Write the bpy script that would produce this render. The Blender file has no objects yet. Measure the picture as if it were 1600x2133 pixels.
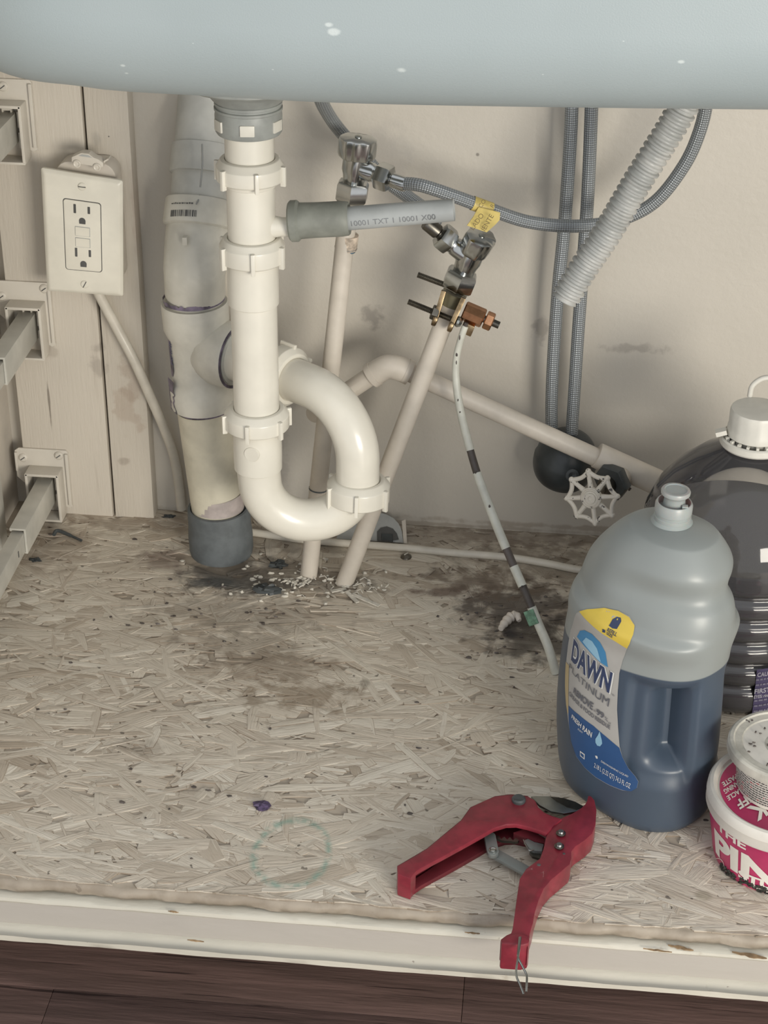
import bpy, bmesh, math, random
from mathutils import Vector, Matrix
from math import sin, cos, pi, sqrt, radians, atan2
random.seed(11)
V = Vector
SC = bpy.context.scene
COL = SC.collection

# ------------------------------------------------------------------ camera
TH, PSI, RHO = 0.525250875, 0.0901688566, 0.0141214483
CAMP = V((0.0, -1.43386183, 0.846099973)); F = 3600.0
_f = V((-sin(PSI)*cos(TH), cos(PSI)*cos(TH), -sin(TH)))
_r0 = V((cos(PSI), sin(PSI), 0)); _u0 = _r0.cross(_f)
_r = _r0*cos(RHO) + _u0*sin(RHO); _u = -_r0*sin(RHO) + _u0*cos(RHO)
cd = bpy.data.cameras.new('camera'); cam = bpy.data.objects.new('camera', cd); COL.objects.link(cam)
cd.sensor_fit = 'VERTICAL'; cd.sensor_height = 36; cd.sensor_width = 27; cd.lens = F/2133*36
cd.clip_start = .02
cam.matrix_world = Matrix(((_r.x, _u.x, -_f.x, CAMP.x), (_r.y, _u.y, -_f.y, CAMP.y), (_r.z, _u.z, -_f.z, CAMP.z), (0, 0, 0, 1)))
SC.camera = cam

# ------------------------------------------------------------------ world and lights
w = bpy.data.worlds.new('World'); SC.world = w; w.use_nodes = True
w.node_tree.nodes['Background'].inputs[0].default_value = (.93, .96, 1.0, 1)
w.node_tree.nodes['Background'].inputs[1].default_value = .90
def area(name, loc, target, sx, sy, power, col):
    l = bpy.data.lights.new(name, 'AREA'); l.shape = 'RECTANGLE'; l.size = sx; l.size_y = sy; l.energy = power; l.color = col
    o = bpy.data.objects.new(name, l); COL.objects.link(o); o.location = loc
    o.rotation_euler = (V(target) - V(loc)).to_track_quat('-Z', 'Y').to_euler(); return o
area('window_light', (1.10, -2.2, .50), (-.15, -.1, .24), .8, .7, 38, (1, .94, .83))
SC.view_settings.view_transform = 'Standard'; SC.view_settings.look = 'None'
SC.view_settings.gamma = 1; SC.view_settings.use_curve_mapping = False
SC.view_settings.exposure = 0.0

# ------------------------------------------------------------------ helpers
def at(px, py, **k):
    (a, v), = k.items(); i = 'xyz'.index(a)
    d = _f + _r*((px-800)/F) - _u*((py-1066.5)/F)
    return CAMP + d*((v-CAMP[i])/d[i])
def mpp(P): return (P-CAMP).dot(_f)/F
def sstep(a, b, x):
    t = max(0., min(1., (x-a)/(b-a))) if a != b else float(x > a)
    return t*t*(3-2*t)
def interp(tab, x):
    if x <= tab[0][0]: return tab[0][1]
    for (a, p), (b, q) in zip(tab, tab[1:]):
        if x <= b: return p + (q-p)*(x-a)/(b-a)
    return tab[-1][1]
def smooth_interp(tab, x):
    n = len(tab)
    if x <= tab[0][0]: return tab[0][1]
    if x >= tab[-1][0]: return tab[-1][1]
    for i in range(n-1):
        if x <= tab[i+1][0]:
            x0, y0 = tab[i]; x1, y1 = tab[i+1]
            m0 = (y1-tab[i-1][1])/(x1-tab[i-1][0]) if i > 0 else (y1-y0)/(x1-x0)
            m1 = (tab[i+2][1]-y0)/(tab[i+2][0]-x0) if i+2 < n else (y1-y0)/(x1-x0)
            h = x1-x0; t = (x-x0)/h
            return (2*t**3-3*t*t+1)*y0+(t**3-2*t*t+t)*h*m0+(-2*t**3+3*t*t)*y1+(t**3-t*t)*h*m1
def spline(pts, n=8):
    P = [V(p) for p in pts]; out = []
    for i in range(len(P)-1):
        p0 = P[i-1] if i else P[0]*2-P[1]
        p1, p2 = P[i], P[i+1]
        p3 = P[i+2] if i+2 < len(P) else P[-1]*2-P[-2]
        for k in range(n):
            t = k/n
            out.append(.5*((2*p1)+(p2-p0)*t+(2*p0-5*p1+4*p2-p3)*t*t+(3*p1-p0-3*p2+p3)*t**3))
    out.append(P[-1]); return out
def frame(axis):
    a = V(axis).normalized(); t = V((0, 0, 1)) if abs(a.z) < .9 else V((1, 0, 0))
    x = t.cross(a).normalized(); return x, a.cross(x), a

class MB:
    def __init__(s): s.v = []; s.f = []; s.uv = {}; s.tone = []
    def add(s, vs, fs):
        n = len(s.v); s.v += [V(q) for q in vs]; s.f += [tuple(i+n for i in f) for f in fs]; return s
    def tube(s, pts, r, seg=14, cap=True):
        P = [V(p) for p in pts]; m = len(P)
        R = r if isinstance(r, (list, tuple)) else [r]*m
        T = [((P[min(i+1, m-1)]-P[max(i-1, 0)]).normalized()) for i in range(m)]
        x, y, _ = frame(T[0]); n = len(s.v); L = 0; Ls = []
        for i in range(m):
            if i:
                x = (x - T[i]*x.dot(T[i])).normalized(); y = T[i].cross(x); L += (P[i]-P[i-1]).length
            Ls.append(L)
            for k in range(seg):
                a = 2*pi*k/seg; s.v.append(P[i]+(x*cos(a)+y*sin(a))*R[i])
        for i in range(m-1):
            for k in range(seg):
                k2 = (k+1) % seg
                s.uv[len(s.f)] = [(k/seg, Ls[i]), ((k+1)/seg, Ls[i]), ((k+1)/seg, Ls[i+1]), (k/seg, Ls[i+1])]
                s.f.append((n+i*seg+k, n+i*seg+k2, n+(i+1)*seg+k2, n+(i+1)*seg+k))
        if cap:
            s.f.append(tuple(n+k for k in reversed(range(seg)))); s.f.append(tuple(n+(m-1)*seg+k for k in range(seg)))
        return s
    def lathe(s, prof, o, axis=(0, 0, 1), seg=36, cap=True, ang=0, sq=None):
        o = V(o); x, y, a = frame(axis); n = len(s.v); m = len(prof)
        for r, h in prof:
            for k in range(seg):
                t = 2*pi*k/seg+ang; q = 1 if sq is None else sq(t)
                s.v.append(o+a*h+(x*cos(t)+y*sin(t))*r*q)
        for i in range(m-1):
            for k in range(seg):
                k2 = (k+1) % seg
                s.f.append((n+i*seg+k, n+i*seg+k2, n+(i+1)*seg+k2, n+(i+1)*seg+k))
        if cap:
            if prof[0][0] > 1e-6: s.f.append(tuple(n+k for k in reversed(range(seg))))
            if prof[-1][0] > 1e-6: s.f.append(tuple(n+(m-1)*seg+k for k in range(seg)))
        return s
    def box(s, c, size, X=(1, 0, 0), Y=(0, 1, 0), Z=(0, 0, 1)):
        c = V(c); X, Y, Z = V(X)*size[0]/2, V(Y)*size[1]/2, V(Z)*size[2]/2
        vs = [c+X*i+Y*j+Z*k for k in (-1, 1) for j in (-1, 1) for i in (-1, 1)]
        return s.add(vs, [(0, 2, 3, 1), (4, 5, 7, 6), (0, 1, 5, 4), (2, 6, 7, 3), (0, 4, 6, 2), (1, 3, 7, 5)])
    def prism(s, poly, off):
        P = [V(p) for p in poly]; o = V(off); n = len(P)
        nrm = sum(((P[i]-P[0]).cross(P[(i+1) % n]-P[0]) for i in range(1, n-1)), V())
        if nrm.dot(o) < 0: P = P[::-1]
        vs = P+[p+o for p in P]
        fs = [tuple(reversed(range(n))), tuple(range(n, 2*n))]+[(i, (i+1) % n, n+(i+1) % n, n+i) for i in range(n)]
        return s.add(vs, fs)
    def ball(s, c, rx, ry=None, rz=None, seg=16, rings=10, jit=0):
        ry = rx if ry is None else ry; rz = rx if rz is None else rz; c = V(c); vs = [c+V((0, 0, -rz))]
        for i in range(1, rings):
            t = -pi/2+pi*i/rings
            for k in range(seg):
                a = 2*pi*k/seg; q = 1+random.uniform(-jit, jit)
                vs.append(c+V((rx*cos(t)*cos(a)*q, ry*cos(t)*sin(a)*q, rz*sin(t)*q)))
        vs.append(c+V((0, 0, rz))); fs = []; top = len(vs)-1
        for k in range(seg):
            k2 = (k+1) % seg
            fs.append((0, 1+k2, 1+k)); fs.append((top, 1+(rings-2)*seg+k, 1+(rings-2)*seg+k2))
            for i in range(rings-2): fs.append((1+i*seg+k, 1+i*seg+k2, 1+(i+1)*seg+k2, 1+(i+1)*seg+k))
        return s.add(vs, fs)

ORI = {}
def obj(name, mb, m, parent=None, loc=None, ang=35, bevel=None, label=None, kind=None):
    L = ORI[parent.name] if parent else V(loc or (0, 0, 0))
    me = bpy.data.meshes.new(name)
    me.from_pydata([tuple(q-L) for q in mb.v], [], mb.f)
    if mb.uv:
        uv = me.uv_layers.new(name='UVMap')
        for p in me.polygons:
            t = mb.uv.get(p.index)
            if t:
                for li, q in zip(p.loop_indices, t): uv.data[li].uv = q
    if mb.tone:
        ca = me.color_attributes.new('tone', 'FLOAT_COLOR', 'POINT')
        for i, t in enumerate(mb.tone): ca.data[i].color = (t, t, t, 1)
    if bevel:
        bm = bmesh.new(); bm.from_mesh(me)
        es = [e for e in bm.edges if len(e.link_faces) == 2 and e.calc_face_angle(0) > .5]
        bmesh.ops.bevel(bm, geom=es, offset=bevel, segments=2, profile=.6, affect='EDGES', clamp_overlap=True)
        bm.to_mesh(me); bm.free()
    me.shade_smooth(); me.set_sharp_from_angle(angle=radians(ang))
    o = bpy.data.objects.new(name, me); COL.objects.link(o)
    if m: me.materials.append(m)
    if parent: o.parent = parent
    else: o.location = L
    ORI[o.name] = L
    if label: o['label'] = label
    if kind: o['kind'] = kind
    return o
def tag(o, label, cat, group=None):
    o['label'] = label; o['category'] = cat
    if group: o['group'] = group
    return o
def thing(name, loc, label, cat, group=None):
    o = bpy.data.objects.new(name, None); COL.objects.link(o); o.location = V(loc); o.empty_display_size = .02
    ORI[o.name] = V(loc); return tag(o, label, cat, group)
def struct(o, label=None):
    o['kind'] = 'structure'
    if label: o['label'] = label
    return o
def text(name, s, size, fn, m, parent, bold=0, xs=1, shear=0, align='CENTER', maxlen=.003, label=None):
    """flat print: fn maps text-plane coordinates (metres) onto a surface"""
    cu = bpy.data.curves.new(name, 'FONT'); cu.body = s; cu.size = size; cu.offset = bold; cu.shear = shear
    cu.align_x = align; cu.align_y = 'CENTER'; cu.resolution_u = 4
    o = bpy.data.objects.new(name, cu); COL.objects.link(o)
    dg = bpy.context.evaluated_depsgraph_get(); me = bpy.data.meshes.new_from_object(o.evaluated_get(dg))
    bpy.data.objects.remove(o); bpy.data.curves.remove(cu)
    bm = bmesh.new(); bm.from_mesh(me); bmesh.ops.triangulate(bm, faces=bm.faces)
    for _ in range(5):
        es = [e for e in bm.edges if e.calc_length() > maxlen]
        if not es: break
        bmesh.ops.subdivide_edges(bm, edges=es, cuts=1); bmesh.ops.triangulate(bm, faces=bm.faces)
    mb = MB(); mb.v = [fn(q.co.x*xs, q.co.y) for q in bm.verts]
    bm.verts.index_update(); mb.f = [tuple(q.index for q in f.verts) for f in bm.faces]
    bm.free(); bpy.data.meshes.remove(me)
    return obj(name, mb, m, parent, label=label)

# ------------------------------------------------------------------ materials
class N:
    def __init__(s, name):
        s.m = bpy.data.materials.new(name); s.m.use_nodes = True; s.t = s.m.node_tree; s.b = s.t.nodes['Principled BSDF']
    def n(s, t, **k):
        q = s.t.nodes.new(t)
        for a, b in k.items(): setattr(q, a, b)
        return q
    def l(s, a, b): s.t.links.new(a, b)
    def val(s, sock, v):
        if hasattr(v, 'is_linked') or hasattr(v, 'links'): s.l(v, sock)
        else: sock.default_value = v
    def math(s, op, a, b=None, clamp=False):
        q = s.n('ShaderNodeMath', operation=op, use_clamp=clamp); s.val(q.inputs[0], a)
        if b is not None: s.val(q.inputs[1], b)
        return q.outputs[0]
    def mix(s, fac, a, b):
        q = s.n('ShaderNodeMix', data_type='RGBA'); s.val(q.inputs[0], fac)
        for i, c in ((6, a), (7, b)): s.val(q.inputs[i], c if not isinstance(c, tuple) else (*c[:3], 1))
        return q.outputs[2]
    def pos(s): return s.n('ShaderNodeNewGeometry').outputs['Position']
    def noise(s, scale, detail=3, vec=None, stretch=None, rough=.55):
        q = s.n('ShaderNodeTexNoise'); q.inputs['Scale'].default_value = scale; q.inputs['Detail'].default_value = detail; q.inputs['Roughness'].default_value = rough
        v = vec or s.pos()
        if stretch:
            mp = s.n('ShaderNodeMapping'); mp.inputs['Scale'].default_value = stretch; s.l(v, mp.inputs[0]); v = mp.outputs[0]
        s.l(v, q.inputs['Vector']); return q.outputs[0]
    def ramp(s, x, a, b):
        q = s.n('ShaderNodeMapRange', interpolation_type='SMOOTHSTEP'); s.val(q.inputs[0], x); q.inputs[1].default_value = a; q.inputs[2].default_value = b
        return q.outputs[0]
    def bump(s, h, dist, strength=1):
        q = s.n('ShaderNodeBump'); q.inputs['Strength'].default_value = strength; q.inputs['Distance'].default_value = dist
        s.l(h, q.inputs['Height']); s.l(q.outputs[0], s.b.inputs['Normal'])
    def set(s, col=None, rough=None, metal=None, spec=None, **k):
        if col is not None: s.val(s.b.inputs['Base Color'], col if not isinstance(col, tuple) else (*col[:3], 1))
        if rough is not None: s.val(s.b.inputs['Roughness'], rough)
        if metal is not None: s.b.inputs['Metallic'].default_value = metal
        if spec is not None: s.b.inputs['Specular IOR Level'].default_value = spec
        for a, v in k.items(): s.b.inputs[a.replace('_', ' ')].default_value = v
        return s.m
    def spots(s, col, lst):
        """worn, stained and painted-shadow patches in the surface colour: (x, y, z), (rx, ry, rz), colour, strength, raggedness"""
        P = s.pos(); nz = s.noise(60, 5)
        for c, r, k, st, rag in lst:
            a = s.n('ShaderNodeVectorMath', operation='SUBTRACT'); s.l(P, a.inputs[0]); a.inputs[1].default_value = c
            b = s.n('ShaderNodeVectorMath', operation='DIVIDE'); s.l(a.outputs[0], b.inputs[0]); b.inputs[1].default_value = r
            d = s.n('ShaderNodeVectorMath', operation='LENGTH'); s.l(b.outputs[0], d.inputs[0])
            e = s.math('ADD', d.outputs['Value'], s.math('MULTIPLY', s.math('SUBTRACT', nz, .5), rag))
            col = s.mix(s.math('MULTIPLY', s.ramp(e, 1.0, .35), st), col, k)
        return col
def plain(name, col, rough=.5, metal=0, var=.12, scale=40, spec=.5, bump=0, **k):
    s = N(name); f = s.noise(scale, 4)
    c2 = tuple(max(0, c*(1-var*2)) for c in col); c3 = tuple(min(1, c*(1+var)) for c in col)
    c = s.mix(s.ramp(f, .3, .7), c2, c3)
    s.set(c, rough, metal, spec, **k)
    if bump: s.bump(s.noise(scale*4, 3), bump)
    return s.m
def srgb(r, g, b):
    return tuple(((c/255)/12.92 if c/255 <= .04045 else ((c/255+.055)/1.055)**2.4) for c in (r, g, b))

M = {}
M['white_pvc'] = plain('white_pvc', (.745, .715, .63), .28, var=.03, scale=25, Coat_Weight=.25, Coat_Roughness=.12)
M['cream_pvc'] = plain('cream_pvc', (.66, .62, .50), .4, var=.08, scale=30)
M['old_pvc'] = plain('old_pvc', (.66, .64, .57), .38, var=.07, scale=35)
M['grey_pvc'] = plain('grey_pvc', (.54, .54, .505), .5, var=.06)
M['primer'] = plain('primer', (.18, .15, .21), .5, var=.35, scale=90)
M['rubber_grey'] = plain('rubber_grey', (.125, .14, .148), .6, var=.12, scale=60)
M['rubber_green'] = plain('rubber_green', (.235, .245, .215), .55, var=.1, scale=50)
M['tube_grey'] = plain('tube_grey', (.40, .42, .42), .4, var=.06)
M['paint'] = plain('paint', (.60, .55, .48), .45, var=.05, scale=22)
M['paint_pipe'] = plain('paint_pipe', (.63, .575, .50), .42, var=.06, scale=30)
M['bracket_paint'] = plain('bracket_paint', (.62, .58, .51), .38, var=.04, scale=30)
M['rail_paint'] = plain('rail_paint', (.55, .535, .48), .4, var=.08, scale=30)
M['chrome'] = plain('chrome', (.52, .53, .52), .2, 1, var=.08)
M['steel'] = plain('steel', (.38, .39, .37), .3, 1, var=.12)
M['dark_steel'] = plain('dark_steel', (.16, .15, .13), .35, 1, var=.2)
M['brass'] = plain('brass', (.30, .22, .13), .35, 1, var=.3, scale=120)
M['copper'] = plain('copper', (.55, .29, .16), .3, 1, var=.15, scale=90)
M['black'] = plain('black', (.040, .047, .050), .35, var=.2)
M['black_soft'] = plain('black_soft', (.055, .062, .064), .45, var=.2)
M['tube_ink'] = plain('tube_ink', (.20, .21, .22), .6)
M['slot'] = plain('slot', (.085, .085, .083), .6)
M['red'] = plain('red', (.215, .020, .034), .42, var=.12, scale=80, Coat_Weight=.2)
M['red_dark'] = plain('red_dark', (.13, .015, .022), .5, var=.12)
M['plate'] = plain('plate', (.72, .69, .60), .35, var=.03)
M['cable'] = plain('cable', (.64, .60, .52), .3, var=.06)
M['wire'] = plain('wire', (.60, .60, .53), .4, var=.06, scale=70)
M['bare'] = plain('bare', (.085, .07, .062), .45, var=.2)
M['green_tape'] = plain('green_tape', (.17, .32, .22), .6, var=.25, scale=200)
M['yellow_tag'] = plain('yellow_tag', (.66, .52, .16), .45, var=.12, scale=60)
M['tag_ink'] = plain('tag_ink', (.16, .12, .05), .6)
M['cap'] = plain('cap', (.66, .64, .58), .4, var=.05)
M['pink'] = plain('pink', (.46, .035, .12), .35, var=.12, scale=30)
M['tub_white'] = plain('tub_white', (.66, .63, .57), .4, var=.06)
M['lid_dirty'] = plain('lid_dirty', (.50, .48, .42), .55, var=.16, scale=55)
M['print_white'] = plain('print_white', (.72, .69, .62), .5, var=.03)
M['ink'] = plain('ink', (.05, .05, .055), .6)
M['ink_red'] = plain('ink_red', (.32, .07, .08), .6)
M['mud'] = plain('mud', (.03, .028, .022), .8, var=.3, scale=150)
M['flange'] = plain('flange', (.40, .41, .40), .45, var=.08)
M['bare_wood'] = plain('bare_wood', (.30, .20, .11), .7, var=.25, scale=120)
M['caulk'] = plain('caulk', (.66, .60, .53), .6, var=.06)
M['purple'] = plain('purple', (.10, .07, .14), .6, var=.3, scale=300)
M['toe'] = plain('toe', (.02, .02, .022), .7)
M['gasket'] = plain('gasket', (.30, .315, .30), .45, var=.08, scale=60)
M['chalk'] = plain('chalk', (.60, .57, .50), .8, var=.1, scale=200)

# braided stainless hose
s = N('braid'); uvn = s.n('ShaderNodeUVMap'); uvn.uv_map = 'UVMap'
sp = s.n('ShaderNodeSeparateXYZ'); s.l(uvn.outputs[0], sp.inputs[0])
def _br(sg):
    a = s.math('ADD', s.math('MULTIPLY', sp.outputs[0], 2*pi*9), s.math('MULTIPLY', sp.outputs[1], sg*2*pi*260)); return s.math('SINE', a)
h = s.math('MULTIPLY', s.math('ADD', s.math('MULTIPLY', _br(1), _br(-1)), 1), .5)
s.set(s.mix(h, (.19, .205, .22), (.42, .45, .47)), .42, .55); s.bump(h, .0006); M['braid'] = s.m

# corrugated grey plastic
s = N('corrugated'); s.set(s.mix(s.ramp(s.noise(45, 4), .35, .7), (.36, .37, .36), (.50, .50, .48)), .38); M['corr'] = s.m

# sink: moulded grey composite with pale scuffs
s = N('sink'); c = s.mix(s.ramp(s.noise(9, 2), .3, .7), (.335, .385, .395), (.355, .405, .415))
spk = [(at(px, py, y=-.37), r) for px, py, r in ((680, 60, .0035), (690, 75, .005), (243, 153, .0022), (247, 173, .0018), (832, 160, .004), (1420, 140, .003), (560, 160, .0012), (1130, 170, .0012), (395, 100, .001), (1300, 95, .001))]
c = s.spots(c, [(tuple(p), (r, .05, r*.55), (.62, .67, .66), .75, 1.6) for p, r in spk]); s.set(c, .46)
s.bump(s.noise(900, 2), .00012); M['sink'] = s.m

# painted wall
s = N('wall'); c = s.mix(s.ramp(s.noise(5, 4), .3, .7), (.555, .52, .458), (.595, .555, .49))
def wsp(px, py, rx, rz, col, st, rag=2.2): return (tuple(at(px, py, y=0)), (rx, .05, rz), col, st, rag)
c = s.spots(c, [wsp(775, 665, .016, .012, (.25, .23, .21), .6, 3.2), wsp(1130, 690, .012, .012, (.28, .25, .22), .6, 3.2), wsp(1320, 725, .03, .006, (.3, .27, .24), .5, 3.4),
    wsp(725, 440, .012, .01, (.3, .28, .26), .5, 3), wsp(800, 330, .03, .04, (.42, .40, .38), .35, 1.5), wsp(560, 800, .03, .05, (.40, .37, .33), .3, 2), wsp(560, 960, .02, .05, (.36, .33, .3), .4, 2.6), wsp(995, 322, .002, .002, (.2, .18, .16), .8, .5),
    wsp(1300, 1105, .25, .004, (.3, .24, .18), .55, 2.2), wsp(800, 1085, .3, .003, (.3, .24, .18), .5, 2.2)])
s.set(c, .5); s.bump(s.noise(160, 3), .0004); M['wall'] = s.m
# painted boards
s = N('board'); c = s.mix(s.ramp(s.noise(6, 4), .3, .7), (.555, .51, .44), (.60, .55, .475))
c = s.mix(s.math('MULTIPLY', s.ramp(s.noise(26, 4, stretch=(6, 1, .35)), .62, .74), .25), c, (.36, .31, .26))
def bsp(px, py, rx, rz, col, st, rag=2.4): return (tuple(at(px, py, y=-.02)), (rx, .05, rz), col, st, rag)
c = s.spots(c, [bsp(265, 850, .022, .02, (.42, .33, .26), .42, 4.5), bsp(103, 845, .0014, .03, (.2, .17, .14), .8, 1.2), bsp(280, 800, .014, .03, (.38, .30, .24), .45, 3.2), bsp(95, 730, .02, .008, (.42, .37, .31), .6, 3),
    bsp(205, 750, .008, .02, (.33, .29, .25), .55, 3.4), bsp(285, 440, .006, .06, (.46, .38, .32), .5, 2), bsp(200, 290, .006, .008, (.45, .42, .37), .7, .8), bsp(226, 285, .0009, .0009, (.1, .1, .1), .9, .2), bsp(262, 962, .008, .005, (.35, .3, .25), .6, 3)])
s.set(c, .5); s.bump(s.noise(90, 4, stretch=(5, 5, .5)), .0005); M['board'] = s.m

FRONT = at(800, 1888, z=0).y
# painted strand board, dirt in the crevices, spills and one painted-in shadow
s = N('strand_board'); P = s.pos(); sx = s.n('ShaderNodeSeparateXYZ'); s.l(P, sx.inputs[0])
tn = s.n('ShaderNodeVertexColor'); tn.layer_name = 'tone'
cr_ = s.n('ShaderNodeValToRGB'); s.l(tn.outputs[0], cr_.inputs[0]); e_ = cr_.color_ramp.elements
e_[0].position = 0; e_[0].color = (.22, .17, .125, 1); e_[1].position = 1; e_[1].color = (.74, .69, .60, 1)
for p_, c_ in ((.30, (.42, .355, .28, 1)), (.5, (.545, .48, .395, 1)), (.8, (.625, .57, .48, 1))): q_ = e_.new(p_); q_.color = c_
c = cr_.outputs[0]
uvn = s.n('ShaderNodeUVMap'); uvn.uv_map = 'UVMap'; UVS = uvn.outputs[0]
c = s.mix(s.math('MULTIPLY', s.ramp(s.noise(70, 6, stretch=(.5, 2.2, 1), rough=.7), .56, .70), .5), c, (.26, .21, .16))
c = s.mix(s.math('MULTIPLY', s.ramp(s.noise(260, 4, vec=UVS, stretch=(.10, 2.2, 1)), .60, .68), .45), c, (.70, .65, .56))
c = s.mix(s.math('MULTIPLY', s.ramp(s.noise(210, 4, vec=UVS, stretch=(.10, 2.4, 1)), .61, .68), .65), c, (.24, .18, .13))
c = s.mix(s.math('MULTIPLY', s.ramp(s.noise(120, 2), .70, .74), .8), c, (.10, .085, .07))
c = s.mix(s.math('MULTIPLY', s.ramp(s.noise(13, 3), .45, .75), .22), c, (.30, .25, .19))
def fsp(px, py, rx, ry, col, st, rag=1.8): return (tuple(at(px, py, z=0)), (rx, ry, .2), col, st, rag)
c = s.spots(c, [
    fsp(470, 1200, .055, .04, (.10, .09, .08), .85), fsp(530, 1215, .06, .022, (.12, .115, .105), .8, 1.6), fsp(340, 1165, .03, .03, (.17, .12, .10), .6), fsp(560, 1190, .07, .035, (.12, .10, .08), .65, 2.4), fsp(690, 1215, .06, .025, (.14, .12, .10), .6, 2.6),
    fsp(440, 1215, .035, .012, (.06, .065, .065), .7), fsp(600, 1130, .1, .03, (.16, .13, .10), .5, 2.2),
    fsp(1080, 1270, .07, .06, (.075, .06, .05), .85, 2.2), fsp(1110, 1330, .055, .045, (.06, .05, .04), .8, 2.2), fsp(1010, 1215, .07, .03, (.14, .10, .07), .7, 2.8), fsp(930, 1235, .035, .012, (.16, .115, .09), .75, 2),
    fsp(1150, 1180, .1, .05, (.17, .135, .10), .55, 2.8), fsp(900, 1115, .14, .03, (.22, .18, .14), .5, 2.6), fsp(1100, 1120, .13, .02, (.2, .155, .12), .55, 2.6),
    fsp(560, 1390, .075, .03, (.19, .135, .09), .5, 3.2), fsp(625, 1450, .06, .022, (.17, .115, .065), .55, 3.2), fsp(520, 1350, .07, .03, (.2, .16, .12), .45, 2.6), fsp(500, 1280, .1, .04, (.2, .17, .14), .4, 3),
    fsp(300, 1090, .11, .02, (.2, .15, .11), .5, 2.4), fsp(110, 1140, .05, .06, (.25, .19, .14), .45, 2.6), fsp(280, 1560, .03, .012, (.2, .16, .12), .4, 3), fsp(760, 1425, .006, .008, (.3, .27, .22), .7, .8), fsp(1465, 1868, .008, .007, (.33, .29, .22), .8, .6), fsp(1062, 1322, .011, .010, (.035, .03, .03), .95, .5)])  # last patch paints in the round shadow beside the caulk lump
# the greenish ring left by a pot
g = at(608, 1778, z=0); a = s.n('ShaderNodeVectorMath', operation='SUBTRACT'); s.l(P, a.inputs[0]); a.inputs[1].default_value = tuple(g)
b = s.n('ShaderNodeVectorMath', operation='DIVIDE'); s.l(a.outputs[0], b.inputs[0]); b.inputs[1].default_value = (.027, .036, 10)
d = s.n('ShaderNodeVectorMath', operation='LENGTH'); s.l(b.outputs[0], d.inputs[0])
ring = s.math('SUBTRACT', 1, s.math('ABSOLUTE', s.math('DIVIDE', s.math('SUBTRACT', s.math('ADD', d.outputs['Value'], s.math('MULTIPLY', s.math('SUBTRACT', s.noise(35, 2), .5), .25)), 1), .14)), True)
c = s.mix(s.math('MULTIPLY', s.math('MULTIPLY', ring, s.ramp(s.noise(150, 4), .3, .6)), .75), c, (.20, .34, .28))
c = s.mix(s.math('MULTIPLY', s.math('MULTIPLY', s.ramp(sx.outputs[1], FRONT+.004, FRONT), s.ramp(s.noise(55, 5), .38, .62)), .6), c, (.27, .22, .165))
# grime collected in the gaps between strands and along the front lip
c = s.mix(s.math('MULTIPLY', s.ramp(sx.outputs[2], .0001, -.0007), .55), c, (.20, .165, .125))
s.set(c, .55); s.bump(s.noise(420, 4, vec=UVS, stretch=(.12, 1.3, 1)), .0008); M['osb'] = s.m

# cream trim paint
s = N('trim'); c = s.mix(s.ramp(s.noise(7, 4), .3, .7), (.50, .475, .405), (.55, .52, .445))
c = s.mix(s.math('MULTIPLY', s.ramp(s.noise(45, 5), .66, .72), .45), c, (.33, .28, .21))
c = s.mix(s.math('MULTIPLY', s.ramp(s.noise(130, 3), .72, .75), .6), c, (.16, .12, .09))
s.set(c, .42); s.bump(s.noise(60, 4, stretch=(.4, 1, 1)), .0012); M['trim'] = s.m
s = N('trim_shaded'); c = s.mix(s.ramp(s.noise(7, 4, stretch=(.3, 1, 1)), .3, .7), (.40, .37, .335), (.43, .40, .36)); s.set(c, .5); s.bump(s.noise(60, 4, stretch=(.3, 1, 1)), .0008); M['trim_shaded'] = s.m  # darker copy of the trim colour; puts the upright face's shade into it

# dark brown laminate
s = N('laminate'); wv = s.noise(38, 5, stretch=(.12, 2.6, 1), rough=.65); c = s.mix(s.ramp(wv, .35, .68), (.100, .064, .054), (.180, .113, .097))
c = s.mix(s.math('MULTIPLY', s.ramp(s.noise(130, 4, stretch=(.06, 2.2, 1)), .60, .66), .75), c, (.022, .013, .012))
s.set(c, .48); s.bump(s.noise(210, 3, stretch=(.2, 2, 1)), .0004); M['laminate'] = s.m

# ------------------------------------------------------------------ setting
mb = MB(); mb.box((0.05, .012, .40), (1.5, .024, 1.2)); wall = struct(obj('wall_back', mb, M['wall']), 'painted back wall of the sink cabinet')
BT = -.02
mb = MB(); mb.box(((-.4740-.3912)/2, BT/2, .40), (.0828, -BT, .90)); obj('plank', mb, M['board'], wall, bevel=.0012)
mb = MB(); mb.box(((-.3890-.3510)/2, BT/2+.0005, .40), (.0380, -BT-.001, .90)); obj('plank', mb, M['board'], wall, bevel=.0015)
mb = MB(); mb.box((-.505, -.27, .40), (.03, .56, 1.2)); struct(obj('wall_left', mb, M['paint']), 'painted left side of the sink cabinet')
mb = MB(); mb.box((.60, -.27, .40), (.03, .56, 1.2)); struct(obj('wall_right', mb, M['paint']))

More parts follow.
